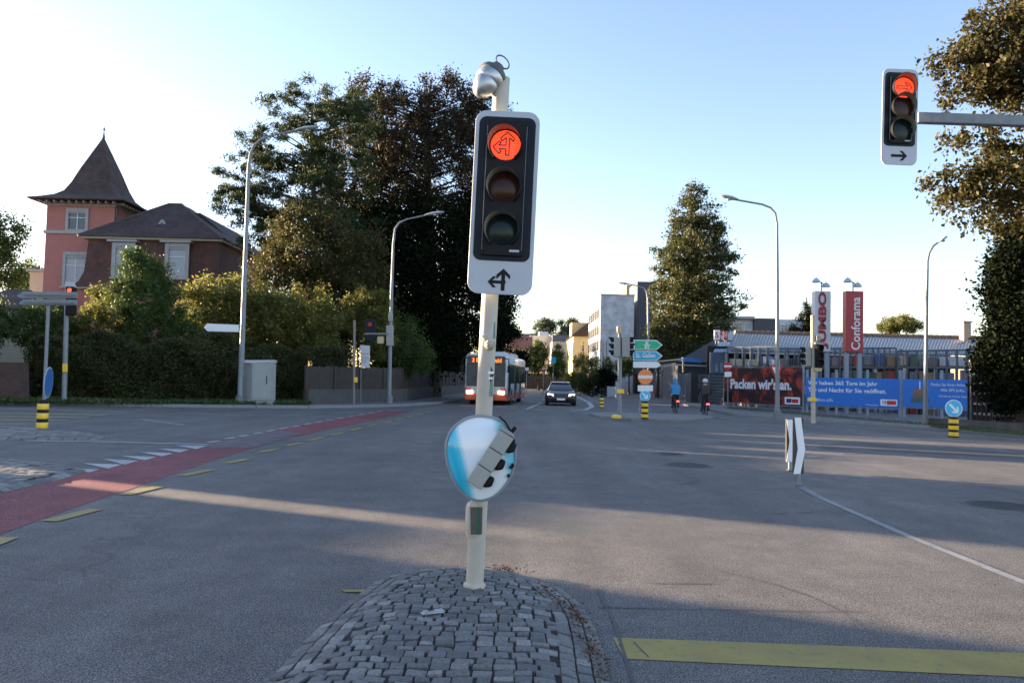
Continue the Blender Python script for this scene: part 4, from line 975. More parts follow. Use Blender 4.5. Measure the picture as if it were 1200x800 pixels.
# ---- pink villa with spire tower
Yt = 60; bl = at(50, 340, Yt); br = at(130, 340, Yt); xl, xr = bl.x, br.x; wT = xr-xl; cxT = (xl+xr)/2; cyT = Yt+wT/2
zE = at(90, 237, Yt).z
v = thing('villa', 'pink villa with a pointed tile roofed tower and dark mansard roof behind the hedge', 'house', (cxT, Yt, 0))
m = MB(); m.box((cxT, cyT, zE/2), (wT, wT, zE)); tw = m.build('tower_wall', PINK, v, smooth=False)
m = MB(); zb = at(90, 272.5, Yt).z; m.box((cxT, cyT, zb), (wT+.25, wT+.25, .22)); m.box((cxT, cyT, zE-.12), (wT+.15, wT+.15, .3)); m.build('string_course', STONE, tw, smooth=False)
kz = mpp(Yt)
def zz(py, px=105): return at(px, py, Yt).z
prof = [(3.63, zz(237)), (3.63, zz(235.5)), (2.95, zz(231.5)), (2.33, zz(227)), (1.88, zz(221)), (1.54,zz(210)), (1.08, zz(190)), (.54, zz(169)), (.05, zz(150))]
m = MB(); vs = []
for r, z in prof:
    for a, b in ((-1,-1),(1,-1),(1,1),(-1,1)): vs.append((cxT+.1+a*r, cyT+b*r, z))
m.add(vs, [(i*4+k, i*4+(k+1)%4, (i+1)*4+(k+1)%4, (i+1)*4+k) for i in range(len(prof)-1) for k in range(4)]+[(3,2,1,0),(32,33,34,35)])
rf = m.build('tower_roof', ROOF, v, smooth=False)
zt = zz(148); m = MB(); m.lathe([(.13,0),(.05,.45),(.04,.6),(.10,.66),(.11,.74),(.05,.82),(.015,.95),(.01,1.05)], (cxT+.1, cyT, zt-.15), 10); m.build('finial', mat('aged_copper', (.10,.14,.15), .5, metal=.4), rf)
m = MB()
for i in range(11):
    for c__, s__ in (((xl-.2+i*(wT+.4)/10, Yt-.38, zE-.08), (.10,.7,.14)), ((xr+.38, Yt+i*wT/10, zE-.08), (.7,.10,.14))):
        m = MB(); m.box(c__, s__); m.build('rafter_end', STONE, rf, smooth=False)
window(tw, 77, 244, 103.5, 272, Yt, 1, False, .12, fr=.22)
window(tw, 73, 295, 103, 336, Yt, 1, True, .12, fr=.22, curtain=True)
# window on the tower's right side
a = at(137, 250, Yt+1); 
m = MB(); yc = Yt+2.4; zc = (zz(250)+zz(272))/2-.1; m.box((xr+.04, yc, zc), (.12,1.35,1.75)); f = m.build('window', STONE, tw, smooth=False)
m = MB(); m.box((xr+.09, yc, zc), (.04,1.0,1.4)); m.build('pane', GLASS, f, smooth=False); m = MB(); m.box((xr+.115, yc, zc), (.03,.07,1.4)); m.box((xr+.116, yc, zc+.2), (.028,1.0,.06)); m.build('glazing_bars', FRAMEW, f, smooth=False)
m = MB(); m.tube([(xr+.10, Yt+.12, zE-.4), (xr+.10, Yt+.12, 0)], .06, 8); m.build('downpipe', mat('copper_pipe', (.10,.09,.08), .5), tw)
# main house with mansard
Ym = 58; Lx = at(104, 281, Ym).x; Rx = at(257, 281, Ym).x; zu = at(180, 281.5, Ym).z; zl = at(120, 335, Ym).z; yb = Ym+10
ex = .45
m = MB(); 
def ring(x0, x1, y0, y1, z): return [(x0,y0,z),(x1,y0,z),(x1,y1,z),(x0,y1,z)]
rr = ring(Lx-.75, Rx+.75, Ym-.75, yb+.7, zl-.15)+ring(Lx-.40, Rx+.40, Ym-.42, yb+.4, zl+.25)+ring(Lx-.15, Rx+.15, Ym-.17, yb+.2, zl+1.0)+ring(Lx, Rx, Ym, yb, zu)
m.add(rr, [(i*4+k, i*4+(k+1)%4, (i+1)*4+(k+1)%4, (i+1)*4+k) for i in range(3) for k in range(4)]+[(3,2,1,0),(12,13,14,15)])
mr = m.build('mansard_wall', MANS, v, smooth=False)
m = MB(); m.box(((Lx+Rx)/2, (Ym+yb)/2, zu+.06), (Rx-Lx+.7, yb-Ym+.7, .16)); m.box(((Lx+Rx)/2, (Ym+yb)/2, zl-.22), (Rx-Lx+1.3, yb-Ym+1.3, .16)); m.build('eaves_trim', mat('cream_trim', (.38,.35,.28), .7, var=.08), v, smooth=False)
m = MB(); m.box(((Lx+Rx)/2, (Ym+yb)/2, (zl-.3)/2), (Rx-Lx+.2, yb-Ym, zl-.3)); m.build('lower_wall', PINK, v, smooth=False)
za = at(205, 238, Ym+4).z; xa = at(203, 240, Ym+4).x
m = MB(); e = .55; rl = [(Lx-e,Ym-e,zu+.15),(Rx+e,Ym-e,zu+.15),(Rx+e,yb+e,zu+.15),(Lx-e,yb+e,zu+.15),(xa-.5,Ym+4.4,za),(xa+.5,Ym+4.4,za),(xa+.6,yb-4,za),(xa-.5,yb-4,za)]
m.add(rl, [(0,1,5,4),(1,2,6,5),(2,3,7,6),(3,0,4,7),(4,5,6,7),(3,2,1,0)]); ur = m.build('upper_roof', ROOF, v, smooth=False)
m = MB(); 
for a_, b_ in ((rl[0],rl[4]),(rl[1],rl[5]),(rl[4],rl[5])): m.tube([a_, b_], .09, 6)
m.build('ridge_tiles', mat('ridge_tile', (.10,.08,.075), .8, var=.2), ur)
# small triangular dormer
t0 = at(181, 267, Ym+1.3); t1 = at(198, 267, Ym+1.3); t2 = at(189.5, 257, Ym+1.3)
m = MB(); m.prism([t0, t1, t2], (0,1.6,0)); dm = m.build('dormer', STONE, ur, smooth=False)
m = MB(); m.prism([at(184.5,265.4,Ym+1.28), at(194.5,265.4,Ym+1.28), at(189.5,259.8,Ym+1.28)], (0,.1,0)); m.build('pane', GLASS, dm, smooth=False)
for (x0,y0,x1,y1) in ((131,284,158,325),(193,285,221,326)):
    window(v, x0, y0, x1, y1, Ym-.25, 0, True, .1, curtain=True, fr=.26)
    a_ = at(x0-4, y0-3, Ym-.3); b_ = at(x1+4, y0, Ym-.3); m = MB(); m.box(((a_.x+b_.x)/2, Ym-.1, (a_.z+b_.z)/2), (b_.x-a_.x, .9, a_.z-b_.z)); 
    c_ = at(x0, y1, Ym); d_ = at(x1, y0, Ym); m.box(((c_.x+d_.x)/2, Ym+.05, (c_.z+d_.z)/2), (d_.x-c_.x-.02, .55, d_.z-c_.z)); m.build('dormer_frame', STONE, v, smooth=False)
# right wing
Yw = 62; x0 = at(252, 300, Yw).x; x1 = at(279, 300, Yw).x; z0 = at(265, 293, Yw).z
m = MB(); m.box(((x0+x1)/2, Yw+4, z0/2), (x1-x0, 8, z0)); wg = m.build('wing_wall', MANS, v, smooth=False)
m = MB(); zr = at(250, 262, Yw+4).z; xr_ = at(236, 262, Yw).x; m.prism([(x1+.4,Yw-.4,z0),(xr_-2,Yw-.4,z0),(xr_-2,Yw-.4,zr-.4),(xr_,Yw-.4,zr)], (0,9,0)); m.build('wing_roof', ROOF, v, smooth=False)
window(wg, 259, 293, 268, 313, Yw, 0, False, .1, fr=.16)
# annex houses at the far left
t = thing('house', 'small cream house end seen between the far left trees and the pink tower', 'house', (at(40,340,72).x, 72, 0))
a = at(35.5, 318, 72); b = at(49, 318, 72); m = MB(); m.box(((a.x+b.x)/2+1, 75, a.z/2), (b.x-a.x+2, 6, a.z)); m.build('wall', CREAMR, t, smooth=False)
m = MB(); m.box(((a.x+b.x)/2+1, 75, a.z+.1), (b.x-a.x+2.5, 6.5, .2)); m.build('cornice', STONE, t, smooth=False)
a = at(-60, 360, 48); b = at(28, 358, 48); t = thing('garage', 'low building with a dark hipped roof at the far left behind the hedge', 'building', (a.x+1, 48, 0))
m = MB(); m.box(((a.x+b.x)/2, 50.5, a.z/2), (b.x-a.x-.8, 5, a.z)); m.build('wall', CREAMR, t, smooth=False)
zt = at(12, 338, 50).z; m = MB(); m.add([(a.x,47.6,a.z),(b.x+.3,47.6,a.z),(b.x+.3,53.4,a.z),(a.x,53.4,a.z),(a.x+2,50.5,zt),(b.x-1.2,50.5,zt)], [(0,1,5,4),(1,2,5),(2,3,4,5),(3,0,4),(3,2,1,0)]); m.build('roof', ROOF, t, smooth=False)
# brick garden steps at the far left
g0 = gp(0, 470, .12); t = thing('garden_wall', 'stepped brown brick garden wall at the far left end of the hedge', 'wall', (g0.x, g0.y, .12))
m = MB(); 
for i in range(9): 
    x_ = at(-40, 430, g0.y).x; xe = at(26-2.4*i, 460, g0.y).x; m.box(((x_+xe)/2, g0.y+.25+.12*i, .12+.09+.18*i), (xe-x_, .5, .178))
m.build('brickwork', BRICK, t, smooth=False)
# ---- white office block
Y = 110; x0 = at(703, 400, Y).x; x1 = at(742.5, 400, Y).x; zT = at(720, 346, Y).z; Lb = 16.5
def panels(name, c, pw, ph):
    return brickmat(name, c, [q*.93 for q in c], [q*.6 for q in c], pw, ph, .2, 0)
PAN = panels('white_facade_panels', (.56,.58,.60), 2.3, 1.45)
t = thing('office_block', 'white panelled office block with window bands, centre right behind the signals', 'building', (x0, Y, 0))
m = MB(); m.box(((x0+x1)/2, Y+Lb/2, zT/2), (x1-x0, Lb, zT)); wl = m.build('wall', PAN, t, smooth=False)
m = MB(); m.box(((x0+x1)/2, Y+Lb/2, zT+.08), (x1-x0+.15, Lb+.15, .16)); m.build('parapet', STONE, wl, smooth=False)
for zr0 in (at(703,371,Y).z, at(703,391,Y).z, at(703,409,Y).z, at(703,428,Y).z):
    z_ = zr0-.3
    m = MB(); m.box((x0-.02, Y+Lb*.5, z_+.9), (.14, Lb*.93, 1.55)); f = m.build('window', FRAMEW, wl, smooth=False)
    for i in range(5):
        m = MB(); m.box((x0-.08, Y+Lb*(.035+.093+.186*i), z_+.9), (.06, Lb*.165, 1.35)); m.build('pane', mat('office_glass', (.018,.020,.026), .6, var=.2, spec=.1), f, smooth=False)
# sheltered lift tower behind
Y2 = 116; t = thing('tower_block', 'dark slate clad tower with a tan side wall beside the white office block', 'building', (at(755,400,Y2).x, Y2, 0))
x0 = at(746, 400, Y2).x; x1 = at(768, 400, Y2).x; zT = at(757, 330, Y2).z
m = MB(); m.box(((x0+x1)/2, Y2+4, zT/2), (x1-x0, 8, zT)); m.build('wall', mat('dark_slate_cladding', (.055,.058,.075), .6, var=.1, scale=1), t, smooth=False)
Y3 = 128; x0 = at(733, 400, Y3).x; x1 = at(747, 400, Y3).x; zT = at(740, 334, Y3).z; m = MB(); m.box(((x0+x1)/2, Y3+4, zT/2), (x1-x0, 8, zT)); m.build('stair_wall', mat('tan_render', (.42,.28,.20), .8, var=.06), t, smooth=False)
x0 = at(766, 400, Y2+2).x; x1 = at(800, 400, Y2+2).x; zT = at(780, 371, Y2+2).z
t = thing('apartment_building', 'pale flat roofed building with balconies behind the tall conifer', 'building', (x0, Y2+2, 0))
m = MB(); m.box(((x0+x1)/2+5, Y2+8, zT/2), (x1-x0+10, 12, zT)); wl = m.build('wall', mat('grey_white_render', (.36,.37,.38), .8, var=.08, scale=2), t, smooth=False)
m = MB(); m.box(((x0+x1)/2+5, Y2+7.8, zT+.15), (x1-x0+11, 13, .3)); m.build('flat_roof', STONE, wl, smooth=False)
for py in (376, 392, 408, 424):
    for px in (769, 781, 793): window(wl, px, py, px+7, py+9, Y2+2, 1, False, fr=.12)
# ---- long modern building behind the shed
Y = 112; t = thing('apartment_building', 'long white building with a dark middle section behind the shed roof', 'building', (at(905,390,Y).x, Y, 0))
def slab(x0, x1, y0, y1, Y, d, mt, nm, par):
    a = at(x0, y0, Y); b = at(x1, y1, Y); m = MB(); m.box(((a.x+b.x)/2, Y+d/2, (a.z+b.z)/2), (b.x-a.x, d, a.z-b.z)); return m.build(nm, mt, par, smooth=False)
wh = mat('white_render', (.55,.56,.60), .8, var=.05, scale=2)
w1 = slab(845, 885, 373, 460, Y, 12, wh, 'white_wall', t); slab(884, 912, 372.5, 460, Y-.5, 12, mat('dark_slate_cladding', (.055,.058,.075)), 'dark_wall', t); w2 = slab(911, 946, 374, 460, Y+3, 10, wh, 'white_wall', t)
for (x0,x1) in ((846,857),(859,870),(872,881)): window(w1, x0, 378, x1, 387, Y, 0, False, fr=.1, curtain=(x0 == 872))
window(w2, 914, 380, 923, 389, Y+3, 1, False, fr=.1); slab(843, 886, 371.5, 373.6, Y-1, 14, STONE, 'roof_edge', t)
a = at(925, 374, Y+2); b = at(946, 394, Y+2); m = MB(); m.prism([at(925,374.3,Y+2.9), at(938,376,Y+2.9), at(948,396,Y+2.9), at(940,396,Y+2.9)], (0,.3,0)); m.build('sloping_glazing', mat('pale_blue_glazing', (.35,.45,.58), .3, var=.08), t, smooth=False)
# ---- yellow house and neighbours along the far road
Y = 135; t = thing('house', 'yellow house with dark tiled roof and dormer left of the white office block', 'house', (at(675,400,Y).x, Y, 0))
x0 = at(672, 400, Y).x; x1 = at(700, 400, Y).x; ze = at(680, 394, Y).z; zr = at(690, 372, Y).z
m = MB(); m.box(((x0+x1)/2, Y+9, ze/2), (x1-x0, 18, ze)); wl = m.build('wall', mat('yellow_render', (.62,.53,.27), .8, var=.05, scale=2), t, smooth=False)
m = MB(); m.prism([(x0-.5,Y-.4,ze),(x1+.5,Y-.4,ze),((x0+x1)/2+1.5,Y-.4,zr)], (0,19,0)); m.build('roof', mat('brown_roof', (.05,.032,.03), .8, var=.15, scale=4), t, smooth=False)
a = at(670.5, 379, Y+3); m = MB(); m.box((a.x+1.6, Y+6, (a.z+ze)/2+.1), (3.2, 4.5, a.z-ze+.3)); dr = m.build('dormer', mat('yellow_render', (.62,.53,.27)), t, smooth=False)
for i in range(3): m = MB(); m.box((x0-.03, Y+3+5*i, ze-3), (.08, 1.3, 1.8)); m.build('window', GLASS, wl, smooth=False)
window(wl, 681, 404, 685, 412, Y, 0, False, fr=.1)
m = MB(); m.box((x0+1.2, Y-.5, ze-4.6), (1.8, 1, .9)); m.build('balcony', mat('brown_balcony', (.18,.12,.09), .7), wl, smooth=False)
Y = 165; CRM = mat('pale_cream_render', (.62,.56,.46), .8, var=.05, scale=2)
t = thing('house', 'pale cream flat roofed house behind the round street trees', 'house', (at(640,400,Y).x, Y, 0)); a = at(621, 393, Y); b = at(649, 393, Y)
m = MB(); m.box(((a.x+b.x)/2, Y+6, a.z/2), (b.x-a.x, 12, a.z)); wl = m.build('wall', CRM, t, smooth=False)
a2 = at(632, 388, Y+2); b2 = at(643, 388, Y+2); m = MB(); m.box(((a2.x+b2.x)/2, Y+6, a2.z-1.2), (b2.x-a2.x, 6, 2.4)); m.build('roof_storey', wh, wl, smooth=False)
a = at(648, 391.5, Y-6); b = at(669, 391.5, Y-6); m = MB(); m.box(((a.x+b.x)/2, Y, a.z-1.2), (b.x-a.x, 8, 2.4)); m.build('dark_roof', mat('slate', (.09,.10,.13), .7, var=.1), wl, smooth=False)
for px in (650,656,662): window(wl, px, 413, px+4, 419, Y-9, 0, False, fr=.1)
a = at(647, 400, Y-9); b = at(671, 400, Y-9); m = MB(); m.box(((a.x+b.x)/2, Y-5, a.z/2), (b.x-a.x, 7.9, a.z)); m.build('front_wall', CRM, wl, smooth=False)
for px in (606, 611, 616, 623, 629): window(wl, px, 411, px+3, 416, 149.5, 0, False, fr=.1)
Y = 150; t = thing('house', 'cream house with a red tiled roof right of the dark conifer', 'house', (at(612,400,Y).x, Y, 0)); a = at(596, 408, Y); b = at(622, 408, Y); zr = at(610, 393.5, Y+4).z
m = MB(); m.box(((a.x+b.x)/2, Y+5, a.z/2), (b.x-a.x, 10, a.z)); m.build('wall', CRM, t, smooth=False)
m = MB(); m.add([(a.x-.4,Y-.4,a.z),(b.x+.4,Y-.4,a.z),(b.x+.4,Y+5,zr),(a.x-.4,Y+5,zr),(b.x+.4,Y+10.4,a.z),(a.x-.4,Y+10.4,a.z)], [(0,1,2,3),(3,2,4,5),(1,4,2),(5,0,3),(5,4,1,0)]); m.build('roof', REDROOF, t, smooth=False)
slab(605, 626, 390.5, 394, 190, 10, mat('slate', (.09,.10,.13)), 'far_roof', None)
o = bpy.data.objects['far_roof']; o.name = 'warehouse'; tag(o, 'distant grey flat roof showing above the red tiled roof', 'building')
# far fence and signs across the end of the road
Y = 138; a = at(598, 437, Y); b = at(668, 437.5, Y); t = thing('fence', 'dark slatted fence closing the view at the far end of the road', 'fence', ((a.x+b.x)/2, Y, 0)); m = MB(); m.box(((a.x+b.x)/2, Y, a.z/2), (b.x-a.x, .1, a.z)); 
for i in range(16): m.box((a.x+(b.x-a.x)*i/15, Y-.1, a.z/2), (.12,.1,a.z+.1))
m.build('panel', mat('dark_fence_wood', (.05,.045,.045), .8, var=.3), t, smooth=False)
for (x0,y0,x1,y1,Y,mt_,lb,cat_) in ((645.5,418.5,651.5,425.8,95,CYAN_S,'small blue square sign above the far end of the road','road sign'),(634.5,430.2,639.8,433.8,90,REDM,'small red sign beside the far end of the road','road sign'),(615,430.5,619.5,434.2,85,WHITE,'small white sign just right of the bus','road sign')):
    t = thing('road_sign', lb, cat_, (at(x0,y1,Y).x, Y, 0)); m = MB(); m.prism([at(x0,y0,Y), at(x1,y0,Y), at(x1,y1,Y), at(x0,y1,Y)], (0,.06,0)); f = m.build('plate', mt_, t, bevel=.02)
    m = MB(); q = at((x0+x1)/2, y1, Y+.1); m.tube([(q.x, q.y, 0), (q.x, q.y, q.z+.3)], .05, 8); m.build('post', GALV, t)
    if mt_ is REDM: m = MB(); m.prism([at(x0+.6,431.4,Y-.02), at(x1-.6,431.4,Y-.02), at(x1-.6,432.6,Y-.02), at(x0+.6,432.6,Y-.02)], (0,.01,0)); m.build('bar', WHITE, f)
# ================================================================ fence left: wood on concrete
WOODF = mat('weathered_fence_boards', (.060,.048,.040), .85, var=.25, scale=2.2, bump=.4); CONC = mat('stained_concrete', (.085,.080,.074), .85, var=.25, scale=1.4, bump=.3)
A = gp(358, 473, .12); B = gp(470, 470, .12); Cc = gp(545, 459.5, .12)
for nm, a, b, y0, y1, lb in (('fence', A, B, 429, 431, 'weathered vertical board fence on a concrete base behind the bus stop plate'), ('fence', B, Cc, 431, 436, 'darker stretch of board fence beside the bus')):
    t = thing(nm, lb, 'fence', a); L = (b-a).length; d = (b-a).normalized(); ang = math.atan2(d.y, d.x)
    zt = at(358 if a is A else 470, y0, a.y).z; zt2 = at(470 if a is A else 530, y1, b.y).z; zc = .12+ (zt-.12)*.38
    m = MB(); m.box((a+b)/2+Vector((0,0,zc/2-.1)), (L, .3, zc), rz=ang); m.build('base_wall', CONC, t, smooth=False)
    m = MB(); n = int(L/.14)
    for i in range(n):
        p = a.lerp(b, (i+.5)/n); zz_ = zt+(zt2-zt)*i/n+random.uniform(-.03,.03); m.box((p.x, p.y+random.uniform(-.01,.01), (zc+zz_)/2), (.128, .03, zz_-zc), rz=ang)
    m.build('boards', WOODF, t, smooth=False)
    for i in range(int(L/2.2)+1): p = a+d*2.2*i; m = MB(); m.box((p.x, p.y-.06, (zt+.1)/2+.05), (.12,.12,zt-.1), rz=ang); m.build('post', WOODF, t, smooth=False)
# ================================================================ right: slatted metal wall, shed, racks, hoardings
SLATE = mat('slate_blue_steel', (.024,.038,.060), .7, metal=.0, var=.15, scale=1.5)
def slatwall(a, b, h0, h1, lb, n=10, name='metal_fence'):
    t = thing(name, lb, 'fence', (a.x, a.y, 0)); a = Vector((a.x,a.y,0)); b = Vector((b.x,b.y,0)); m = MB()
    for i in range(n):
        f0 = i/n; m.beam(a+Vector((0,0,h0*(f0+.5/n))), b+Vector((0,0,h1*(f0+.5/n))), .05, h0/n*.80)
    m.build('slats', SLATE, t, smooth=False); m = MB(); L = (b-a).length; k = max(2, int(L/3.5))
    for i in range(k+1):
        p = a.lerp(b, i/k); h = h0+(h1-h0)*i/k; m = MB(); m.box((p.x, p.y+.08, h/2), (.10,.10,h)); m.build('post', DKGALV, t, smooth=False)
    return t
a = gp(812, 472); b = gp(735, 458.5); slatwall(b, a, at(735,437,b.y).z, at(812,437.2,a.y).z, 'long dark blue slatted steel fence along the far right pavement')
a2 = gp(815, 472.5); b2 = gp(849, 476.5); slatwall(a2, b2, at(815,438,a2.y).z, at(849,439,b2.y).z, 'short dark blue slatted fence between the gate post and the flame poster')
t = thing('gate_post', 'dark gate post between the two slatted fences behind the cyclists', 'post', (gp(812,473).x, gp(812,473).y, 0)); g = gp(812,473); m = MB(); m.box((g.x+.05, g.y-.1, at(812,437,g.y).z/2), (.55,.35,at(812,437,g.y).z+.1)); m.build('post', mat('dark_post', (.03,.028,.03), .6), t, smooth=False)
# hall with corrugated translucent roof
CORR = mat('corrugated_sheet_roof', (.17,.19,.215), .5, var=.14, scale=.8); CORR2 = mat('pale_blue_sheet_roof', (.30,.40,.50), .35, var=.08, scale=1)
def corr_roof(name, e0, e1, r0_, r1_, m_, par, pitch=.22, amp=.028):
    """sheet between eave edge e0-e1 and ridge edge r0-r1"""
    L = (Vector(e1)-Vector(e0)).length; n = int(L/pitch)*4; up = Vector((0,0,1)); mb = MB(); vs = []
    for row in range(5):
        f = row/4
        for i in range(n+1):
            u = i/n; p = Vector(e0).lerp(e1, u).lerp(Vector(r0_).lerp(r1_, u), f); vs.append(p+up*(amp*math.cos(2*math.pi*i/4)-.04*(row % 2)*0))
    mb.add(vs, [(r_*(n+1)+i, r_*(n+1)+i+1, (r_+1)*(n+1)+i+1, (r_+1)*(n+1)+i) for r_ in range(4) for i in range(n)])
    o = mb.build(name, m_, par); s = o.modifiers.new('Thick', 'SOLIDIFY'); s.thickness = .01; return o
YE, YR = 56, 70
h = thing('garden_centre_hall', 'long low hall with grey corrugated roof and brown ridge behind the hoardings', 'building', (at(1000,412,YE).x, YE, 0))
e0 = at(853, 411, YE); e1 = at(1168, 416.5, YE); r0_ = at(861, 396.5, YR); r1_ = at(1175, 392, YR); r0_.z = r1_.z = (r0_.z+r1_.z)/2+.05; r0_.z = at(861,396,YR).z; e0.z = e1.z = (e0.z+e1.z)/2
rm = [e0.lerp(e1,.33), r0_.lerp(r1_,.33)]
corr_roof('roof', e0, e1, Vector((r0_.x, YR, at(930,391.5,YR).z)), Vector((r1_.x, YR, at(930,391.5,YR).z)), CORR, h)
zR = at(930,391.5,YR).z
m = MB(); 
for i in range(90):
    x = r0_.x+(r1_.x-r0_.x)*(i+.5)/90; m.box((x, YR, zR+.1+.02*(i%2)), ((r1_.x-r0_.x)/90*.97, .5, .24))
m.build('ridge_tiles', mat('brown_ridge', (.24,.15,.10), .8, var=.25, scale=3), h, smooth=False)
m = MB(); m.beam(e0+Vector((0,.05,-.15)), e1+Vector((0,.05,-.15)), .1, .16); m.build('gutter', GALV, h, smooth=False)
DARK = mat('painted_interior_shade', (.022,.022,.026), .9, var=.4, scale=1)  # shade inside the hall put into a near-black wall colour
m = MB(); m.box(((e0.x+e1.x)/2, YE+6, e0.z/2+.3), (e1.x-e0.x, .2, e0.z+.5)); m.build('back_wall', DARK, h, smooth=False)
m = MB()
for i in range(10): x = e0.x+(e1.x-e0.x)*i/9; m.box((x, YE+.3, e0.z/2-.1), (.16,.16,e0.z-.2))
m.build('columns', GALV, h, smooth=False)
m = MB(); c_ = at(1131, 388, YR-2); m.box((c_.x, YR-2, c_.z-.2), (.62,.7,1.9)); cm = m.build('chimney', mat('buff_brick', (.42,.30,.22), .8, var=.12, scale=8), h, smooth=False)
m = MB(); m.box((c_.x, YR-2, c_.z+.78), (.8,.86,.12)); m.tube([(c_.x,YR-2,c_.z+.8),(c_.x,YR-2,c_.z+1.4)], .04, 6); m.build('chimney_cap', DKGALV, cm, smooth=False)
# lean-to and dark roofed shop left of the hall
t = thing('shop_building', 'dark roofed shop wing with pale sheet lean-to left of the hall', 'building', (at(820,410,72).x, 72, 0))
m = MB(); q = [at(792,424,72), at(836,398.5,80), at(884,398.5,80), at(858,424,72)]; q[0].y = 72; m.prism(q, (0,.1,-.25)); m.build('dark_roof', mat('anthracite_roof', (.045,.045,.055), .7, var=.15), t, smooth=False)
corr_roof('pale_roof', at(836,412.5,60), at(856,412.5,60), at(843,400.5,66), at(861,400.5,66), CORR2, t)
m = MB(); a_ = at(795,424,72.3); b_ = at(852,424,72.3); m.box(((a_.x+b_.x)/2, 76, a_.z/2), (b_.x-a_.x, 7, a_.z)); m.build('wall', mat('dark_blue_wall', (.05,.06,.08), .7, var=.2), t, smooth=False)
Yk = 66; m = MB(); m.prism([at(x,y,Yk) for x,y in ((800,418.5),(822,420.5),(822,425),(800,423))], (0,.5,0)); m.build('blue_fascia', mat('bright_blue_sheet', (.04,.20,.55), .5, var=.05), t, smooth=False)
CRB = mat('cream_beam', (.55,.47,.36), .6, var=.1)
m = MB()
for (xa,ya,xb,yb2) in ((790,426.5,830,428.5),(795,420,801,420.4)): m.prism([at(xa,ya,Yk-1), at(xb,yb2-.5,Yk-1), at(xb,yb2+1,Yk-1), at(xa,ya+1.5,Yk-1)], (0,.2,0))
m.beam(at(800.5,419,Yk-.8), at(800.5,436,Yk-.8), .12); m.beam(at(829,427,Yk-.8), at(829,440,Yk-.8), .10); m.beam(at(770,423.5,Yk+1), at(800,420.5,Yk+1), .12); m.beam(at(770,429.5,Yk+1), at(797,427,Yk+1), .12)
m.build('canopy_beams', CRB, t, smooth=False)
Yg = 58; m = MB(); m.prism([at(x,y,Yg) for x,y in ((832,412.5),(850,413),(850,438),(832,437.5))], (0,.1,0)); gl = m.build('glazed_front', mat('blue_grey_glass', (.10,.14,.20), .15, var=.2, scale=1), t, smooth=False)
T = frame(at(836.5, 432.5, Yg-.05), cu, -cr); text('BAU', 'lettering', GWHITE, t, frame(at(841,435,Yg-.05), cu, -cr), w=8.5*mpp(Yg), h=3.2*mpp(Yg)); text('GARTEN', 'lettering', GWHITE, t, frame(at(847,436,Yg-.05), cu, -cr), w=11*mpp(Yg), h=3*mpp(Yg))
# small roof signs
for (x0,x1,y0,y1,ch,mt_,fm,lb) in ((837,843.6,386.5,398,'S',WHITE,REDM,'small white roof sign with a red letter left of two others'),(847.8,853,387.5,398,'H',REDM,WHITE,'small red roof sign between two white ones'),(860.5,866.5,389.3,394,'o',WHITE,REDM,'smallest white roof sign, rightmost of the three on the roof')):
    Yf = 71; t = thing('roof_sign', lb, 'sign', at(x0,y1,Yf), 0, 'small roof signs'); m = MB(); m.prism([at(x0,y0,Yf), at(x1,y0+.3,Yf), at(x1,y1,Yf), at(x0,y1,Yf)], (0,.1,0)); m.build('panel', mt_, t)
    text(ch, 'lettering', fm, t, frame(at((x0+x1)/2, (y0+y1)/2, Yf-.02), cr, cu), w=(x1-x0)*.55*mpp(Yf), h=(y1-y0)*.62*mpp(Yf), align='CENTER', bold=.03)
    m = MB(); 
    for q in (.25,.75): p = at(x0+(x1-x0)*q, y1, Yf+.05); m.tube([p, p+Vector((0,0,-1.2))], .04, 6)
    m.build('legs', DKGALV, t)
# yard racks between fence and hall
def rack(x0, x1, Y0, Y1, ztop, lb, cols, seed):
    rd = random.Random(seed); a = at(x0, 470, Y0); b = at(x1, 470, Y1); a.z = b.z = 0; t = thing('storage_rack', lb, 'rack', a, 0, 'yard storage racks'); d = (b-a)/cols; nv = Vector((-(b-a).y, (b-a).x, 0)).normalized(); m = MB()
    for i in range(cols+1):
        for dd in (0, 1.1): m.beam(a+d*i+nv*dd, a+d*i+nv*dd+Vector((0,0,ztop)), .09, .07, up=Vector((0,1,0)))
    m.build('uprights', mat('blue_grey_steel', (.085,.105,.13), .6, metal=.0, var=.12), t, smooth=False); m = MB()
    for z in (.9, 1.9, 2.75): 
        if z < ztop-.2:
            for dd in (0, 1.1): m.beam(a+nv*dd+Vector((0,0,z)), b+nv*dd+Vector((0,0,z)), .06, .10)
    m.beam(a+Vector((0,0,ztop)), b+Vector((0,0,ztop)), .08, .1); m.build('beams', mat('blue_grey_steel', (.17,.21,.26)), t, smooth=False)
    return a, d, nv
cols_ = [('brown_carton', (.26,.17,.10)), ('white_wrap', (.42,.44,.48)), ('grey_wrap', (.17,.19,.22)), ('blue_wrap', (.08,.14,.26)), ('dark_crate', (.05,.05,.055)), ('red_crate', (.30,.05,.04)), ('green_bag', (.08,.13,.09)), ('beige_sack', (.38,.33,.25)), ('purple_grey_pots', (.20,.15,.18))]
where = {0:'lowest', 1:'second', 2:'third', 3:'top'}
racks = [(852, 908, 55, 52, 4.1, 'steel storage rack behind the flame poster', 6, 1), (912, 1050, 51, 46.5, 3.9, 'long steel storage rack behind the left blue hoarding and pylons', 11, 2), (1052, 1160, 46, 42, 3.7, 'steel storage rack behind the right blue hoarding', 9, 3)]
